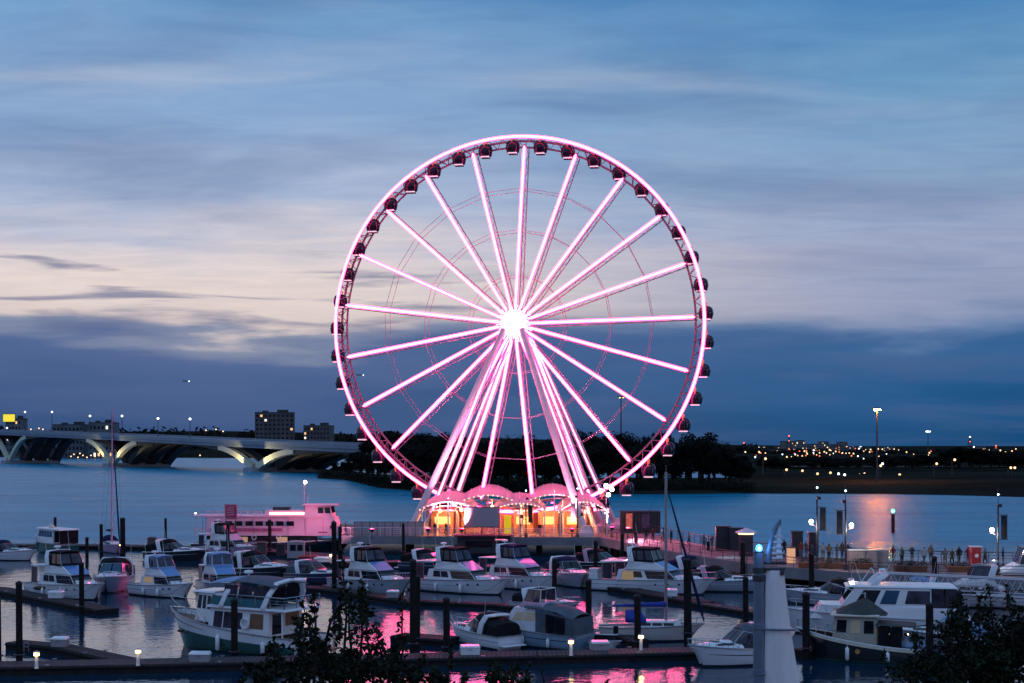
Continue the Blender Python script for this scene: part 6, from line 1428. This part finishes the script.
# ---------------------------------------------------------------- people
def person_mesh(kind, seed):
    random.seed(seed); h = 1.72
    P = {}; sw = .16 if kind == 'walk' else .03
    hip = .90; J = [('pel', (0, 0, .94), .135), ('wai', (0, 0, 1.10), .125), ('che', (0, .01, 1.32), .155), ('nek', (0, 0, 1.50), .062), ('hea', (0, -.02, 1.60), .085), ('top', (0, 0, 1.70), .075)]
    E = [(0, 1), (1, 2), (2, 3), (3, 4), (4, 5)]
    for s, e in ((-1, sw), (1, -sw)):
        k = len(J)
        J += [('hp', (s * .09, 0, .88), .10), ('kn', (s * .10, -e * 1.0 - .02, .49), .062), ('an', (s * .10, e * (1.5 if e > 0 else 1.2), .09), .042), ('to', (s * .11, e * (1.5 if e > 0 else 1.2) - .16, .035), .035)]
        E += [(0, k), (k, k + 1), (k + 1, k + 2), (k + 2, k + 3)]
        k = len(J)
        bend = .12 if kind == 'phone' else 0
        J += [('sh', (s * .19, 0, 1.42), .062), ('el', (s * .25, e * .8 + .04, 1.14), .046), ('wr', (s * (.24 - bend), -.05 - e * 1.1 - bend * 2, .90 + bend * 3), .034), ('ha', (s * (.235 - bend), -.07 - e * 1.3 - bend * 2.4, .81 + bend * 3.6), .04)]
        E += [(2, k), (k, k + 1), (k + 1, k + 2), (k + 2, k + 3)]
    me = bpy.data.meshes.new('person_body'); me.from_pydata([j[1] for j in J], E, []); o = bpy.data.objects.new('tmp', me); COL.objects.link(o)
    sk = o.modifiers.new('skin', 'SKIN'); sk.use_smooth_shade = True
    for i, j in enumerate(J): me.skin_vertices[0].data[i].radius = (j[2] * (1.15 if j[0] in ('che', 'pel', 'wai') else 1), j[2] * (.85 if j[0] in ('che', 'wai') else 1)); me.skin_vertices[0].data[i].use_root = (i == 0)
    ss = o.modifiers.new('sub', 'SUBSURF'); ss.levels = 1; ss.render_levels = 1
    bpy.context.view_layer.update(); dg = bpy.context.evaluated_depsgraph_get(); m2 = bpy.data.meshes.new_from_object(o.evaluated_get(dg)); bpy.data.objects.remove(o)
    # slots: 0 top 1 trousers 2 skin 3 hair 4 shoes
    for _ in range(5): m2.materials.append(None)
    for f in m2.polygons:
        c = f.center; f.use_smooth = True
        f.material_index = 4 if c.z < .1 else 1 if c.z < .95 and abs(c.x) < .2 else (3 if c.z > 1.62 or (c.z > 1.52 and c.y > .02) else 2 if c.z > 1.50 else (2 if (abs(c.x) > .15 and c.z < .93 + (.4 if kind == 'phone' else 0) and c.z < 1.25 and c.y < -.1) else 0))
    return m2
PM = {k: person_mesh(k, i) for i, k in enumerate(('stand', 'walk', 'phone'))}
words = dict(black='black', navy='navy', grey='grey', white='white', red='red', brown='brown', denim='blue denim', green='green', tan='tan')
def person(px, Y, kind, top, bot, rz, where):
    m = PM[kind].copy(); 
    for i, k in enumerate(('cloth_' + top, 'cloth_' + bot, 'skin', 'hair', 'cloth_black')): m.materials[i] = M[k]
    o = bpy.data.objects.new('person', m); COL.objects.link(o); s = random.uniform(.98, 1.12); o.scale = (s, s, s)
    o.location = (X(px, Y), Y, DK); o.rotation_euler[2] = rz
    tag(o, 'person in %s top %s %s' % (words[top], {'stand': 'standing', 'walk': 'walking', 'phone': 'holding a phone'}[kind], where), 'person', 'people on the pier')
def pY(px): return lerpk([(600, 179), (650, 170), (690, 156), (760, 143), (850, 135), (940, 131), (1060, 128)], px)
random.seed(17)
kinds = ['stand', 'walk', 'phone']; tops = ['black', 'navy', 'grey', 'red', 'white', 'brown', 'green', 'tan']; bots = ['denim', 'black', 'navy', 'grey', 'tan']
wl = [(646, 0, 'by the dark container kiosk'), (653, 3, 'right of the dark container kiosk'), (663, 6, 'left of the tall sailboat mast'), (671, 7, 'just right of the tall sailboat mast'), (681, 2, 'on the pink lit deck'), (689, 8, 'at the far rail of the pink lit deck'), (704, 6, 'left of the pair of dark lockers'), (712, 5, 'beside the left dark locker'),
      (784, 4, 'left of the amber lit box'), (801, 3, 'behind the right side of the sail sculpture'), (806, 6, 'left of the left lamp post'), (812, 1, 'under the left lamp post'), (823, 5, 'right of the left lamp post'), (829, 2, 'between the two middle lamp posts'), (837, 4, 'left in the crowd at the second lamp post'), (842, 6, 'at the second lamp post'), (848, 3, 'right of the second lamp post'),
      (893, 4, 'right of the white cabinets'), (902, 2, 'next to the planters right of the cabinets'), (912, 5, 'left of the tall piling'), (924, 3, 'just left of the tall right piling'), (931, 6, 'at the far rail near the tall right piling'), (945, 2, 'left in the trio right of the tall piling'), (952, 3, 'middle of the trio right of the tall piling'), (959, 4, 'right in the trio near the red pillar'), (968, 6, 'left of the red pillar'), (985, 3, 'between red pillar and right lamp post'), (1003, 5, 'right of the right lamp post'), (1019, 4, 'at the right edge of the pier')]
for i, (px, dy, where) in enumerate(wl):
    person(px, pY(px) + dy + (3 if px > 760 else -1), kinds[(i * 5) % 3], tops[(i * 3) % 8], bots[(i * 2) % 5], random.uniform(0, 6.28), where)
for i, (px, dy) in enumerate(((435, 0), (446, 1), (520, 1), (540, 0), (560, 2), (341, 0), (346, 1))):
    person(px, 181.8 + dy if px > 400 else 184 + dy, kinds[i % 3], tops[(i * 5 + 1) % 8], bots[i % 5], random.uniform(0, 6), ['under the left canopy of the boarding hall', 'behind the rail of the left booth', 'by the yellow door panel', 'in the queue in the middle of the hall', 'in the queue at the right of the hall', 'at the left end of the pier', 'second from the left end of the pier'][i])

# ---------------------------------------------------------------- sail sculpture and blue lamp in the foreground
Yf = 46.0
r = empty('blue_lamp_pole', (X(759, Yf), Yf, 2.0), 0, 'round grey pole with collars and a glowing blue lamp on top beside the sail sculpture', 'lamp pole')
t = Z(553, Yf) - 2; b = MB(); b.lathe([(.22, 0), (.17, t)], 20); b.build('pole', 'pole_grey', r, smooth=True)
for py in (570, 578, 626, 672):
    b = MB(); zc = Z(py, Yf) - 2; b.lathe([(.17, -.10), (.215, -.08), (.215, .08), (.17, .10)], 20, (0, 0, zc)); b.build('collar', 'steel_dark' if py < 600 else 'pole_grey', r, smooth=True)
b = MB(); b.lathe([(.16, t), (.16, t + .05), (.10, t + .07)], 16); b.build('lamp_base', 'steel_dark', r)
b = MB(); b.lathe([(.08, t + .06), (.11, t + .13), (.09, t + .23), (.02, t + .28)], 16); b.build('lamp_glass', 'lamp_blue', r, smooth=True)
b = MB(); b.lathe([(.03, t + .09), (.045, t + .15), (.02, t + .21)], 10, (0, -.09, 0)); b.build('bulb', 'lamp_cyan', r)
lamp('blue_bulb', (0, -.3, t + .25), 14, (.1, .4, 1), .1, r)
r = empty('sail_sculpture', (X(778, Yf), Yf, 2.0), 0, 'tall off white tapered sail sculpture with a curved horn shaped top', 'sculpture')
def zf(py): return Z(py, Yf) - 2
def xf(px): return X(px, Yf) - X(778, Yf)
rows = []
for py, a, c_ in ((570, 765.5, 783.5), (600, 765, 786.5), (640, 764.5, 792), (683, 764, 799), (760, 762, 809), (830, 760, 818)):
    z_ = zf(py); xa, xb = xf(a), xf(c_); n = 10
    rows.append([(xa + (xb - xa) * j / n, -.16 * sin(pi * j / n) - .08, z_) for j in range(n + 1)] + [(xb + (xa - xb) * j / n, .22 * sin(pi * j / n) + .05, z_) for j in range(n + 1)])
b = MB(); b.loft(rows); b.build('sail_cloth', 'sail_cloth', r, smooth=True)
b = MB(); b.box(((xf(765) + xf(784)) / 2, 0, zf(568.5)), (.64, .40, .07)); b.box(((xf(757) + xf(786)) / 2, 0, zf(563)), (.95, .12, .10)); b.box((xf(781), 0, zf(572)), (.12, .5, .18)); b.build('top_bracket', 'steel_dark', r, bev=.02)
b = MB(); pts = [(xf(768.5), 0, zf(563)), (xf(769.5), 0, zf(550)), (xf(772), 0, zf(538)), (xf(775.5), 0, zf(528)), (xf(780.5), 0, zf(519.5))]; b.tube(pts, [.10, .10, .09, .075, .04], 10); horn = b.build('curved_spar', 'pole_grey', r, smooth=True)
b = MB()                                                              # thin webbed sail between spar and back edge
b.loft([[(xf(a) + .05, -.02, zf(py)), (xf(c_), -.02, zf(py)), (xf(c_), .02, zf(py)), (xf(a) + .05, .02, zf(py))] for py, a, c_ in ((560, 775, 783), (548, 775, 781.5), (538, 776, 780.5), (529, 777.5, 780.3), (522, 779.5, 780.6))]); b.build('small_sail', 'sail_cloth', horn)
for py in (536, 542, 547.5, 553, 558):
    b = MB(); b.box(((xf(771) + xf(783)) / 2, -.03, zf(py)), (.36, .10, .05)); b.build('batten', 'steel_white', horn)
b = MB(); z_ = zf(628.5); b.tube([(xf(759), -.02, z_), (xf(764), -.22, z_), (xf(778), -.30, z_), (xf(792), -.22, z_ - .02), (xf(795), 0, z_)], .035, 8); z_ = zf(673); b.tube([(xf(752), -.05, z_), (xf(764), -.24, z_)], .035, 8); b.build('strap', 'pole_grey', r, smooth=True)

# ---------------------------------------------------------------- foreground trees
def leafy(mb, base, tip, rad, n, size, curve=0.):
    """branch with leaves along it"""
    base, tip = Vector(base), Vector(tip)
    for _ in range(n):
        f = random.random() ** .7; p = base.lerp(tip, f); q = Vector((random.gauss(0, 1), random.gauss(0, 1), random.gauss(0, 1))).normalized() * rad * random.random() ** .6 * (1.15 - f * .75)
        c = p + q; u = Vector((random.gauss(0, 1), random.gauss(0, 1), random.gauss(0, .8) - .35)).normalized(); v = u.orthogonal().normalized(); v = (v * cos(a_ := random.uniform(0, pi)) + u.cross(v) * sin(a_)).normalized(); s = size * random.uniform(.6, 1.25); w_ = u.cross(v) * s * .12
        mb.add([c - u * s, c - u * s * .35 + v * s * .52 + w_, c + u * s * .35 + v * s * .45 + w_, c + u * s, c + u * s * .35 - v * s * .45 + w_, c - u * s * .35 - v * s * .52 + w_], [(0, 1, 2, 3), (0, 3, 4, 5)])
def near_tree(name, px, Y, stems, label, leafm, lsize, seed, fill):
    random.seed(seed); x_ = X(px, Y); r = empty(name, (x_, Y, 2.0), 0, label, 'tree')
    L2 = lambda a, b, dy=0: Vector((X(a, Y) - x_, dy, Z(b, Y) - 2))
    b = MB(); b.tube([(0, 0, -.3), (.1, 0, 1.4), (.0, .1, 3.0), L2(px, 730)], [.24, .18, .14, .10], 10); b.build('trunk', 'bark', r, smooth=True)
    lf = MB(); lf.raw = True; br = MB()
    for (a, b1, c_, d, rad, n, sz) in stems:
        dy = random.uniform(-1.1, 1.1); p0 = L2(a, b1, dy * .6); p1 = L2(c_, d, dy); mid = p0.lerp(p1, .5) + Vector((random.uniform(-.1, .1), 0, 0))
        br.tube([L2(px, 740) * .6 + p0 * .4, p0, mid, p1], [.05, .032, .022, .007], 5)
        for _ in range(int(n / 14)):
            f = random.random(); q = p0.lerp(p1, f); e = q + Vector((random.uniform(-1, 1), random.uniform(-1, 1), random.uniform(-.3, .9))) * rad * .9; br.tube([q, e], [.010, .004], 3)
        leafy(lf, p0, p1, rad * 1.15, int(n * .72), lsize * sz * random.uniform(.8, 1.2))
    for (a, b1, rx, rz_, n) in fill:
        c = L2(a, b1)
        for _ in range(n // 40):
            o_ = Vector((random.gauss(0, .5) * rx, random.gauss(0, .6), random.gauss(0, .5) * rz_)) * (Y / F) * 1; o_.y = random.uniform(-1, 1); q = c + Vector((o_.x, o_.y, o_.z)); leafy(lf, q, q + Vector((random.uniform(-.2, .2), 0, .3)), .26, 40, lsize)
    br.build('branch', 'bark', r); lf.build('foliage', leafm, r)
    return r
st = [(338, 690, 334, 552, .10, 70, 1), (330, 640, 352, 592, .14, 60, 1), (352, 680, 344, 590, .22, 150, 1), (360, 690, 369, 575, .16, 120, 1), (372, 690, 362, 592, .2, 150, 1), (325, 690, 306, 600, .2, 150, 1), (305, 690, 288, 622, .2, 130, 1), (318, 690, 322, 585, .13, 80, 1),
      (345, 700, 318, 632, .3, 190, 1), (390, 690, 398, 600, .12, 60, 1), (386, 700, 402, 640, .22, 130, 1), (410, 700, 424, 655, .2, 120, 1), (400, 700, 380, 620, .22, 130, 1), (430, 700, 436, 662, .15, 90, 1), (350, 700, 300, 650, .35, 220, 1), (300, 700, 270, 642, .25, 130, 1), (290, 700, 252, 660, .2, 90, 1), (455, 700, 468, 668, .14, 70, 1), (480, 705, 500, 670, .12, 60, 1), (505, 705, 528, 668, .1, 40, 1), (445, 700, 452, 640, .08, 30, 1)]
near_tree('near_tree', 350, 25, st, 'leafy young tree with loose upright branches in front of the pink reflection', 'leaf', .062, 2,
          [(345, 675, 60, 16, 420), (310, 684, 50, 10, 420), (400, 686, 64, 8, 400), (450, 688, 54, 5, 260), (350, 655, 74, 24, 200), (285, 668, 42, 14, 120), (265, 684, 30, 7, 260), (500, 689, 36, 5, 240)])
st = [(425, 708, 432, 588, .05, 20, 1), (542, 705, 536, 652, .05, 16, 1), (598, 705, 606, 682, .06, 10, 1)]
st2 = [(975, 700, 985, 596, .28, 260, 1), (960, 700, 948, 612, .3, 260, 1), (1000, 700, 1006, 590, .25, 240, 1), (1020, 700, 1026, 598, .25, 220, 1), (940, 700, 926, 640, .3, 220, 1), (985, 700, 966, 600, .2, 180, 1), (1015, 700, 995, 584, .16, 120, 1), (930, 705, 905, 668, .22, 160, 1)]
near_tree('near_tree', 985, 27, st2, 'dense dark leafy tree filling the lower right corner', 'leaf', .05, 5, [(990, 670, 58, 26, 5200), (1022, 656, 36, 30, 2600), (950, 678, 44, 16, 1900), (978, 640, 50, 22, 700), (925, 686, 30, 8, 500)])
r_ = near_tree('near_shrub', 558, 30, [(552, 706, 536, 650, .10, 40, 1), (520, 706, 530, 664, .14, 60, 1), (500, 706, 505, 672, .14, 60, 1), (604, 706, 608, 681, .1, 26, 1)], 'thin leafy twigs rising at the bottom middle of the picture', 'leaf', .05, 9, [(530, 684, 16, 6, 120)])
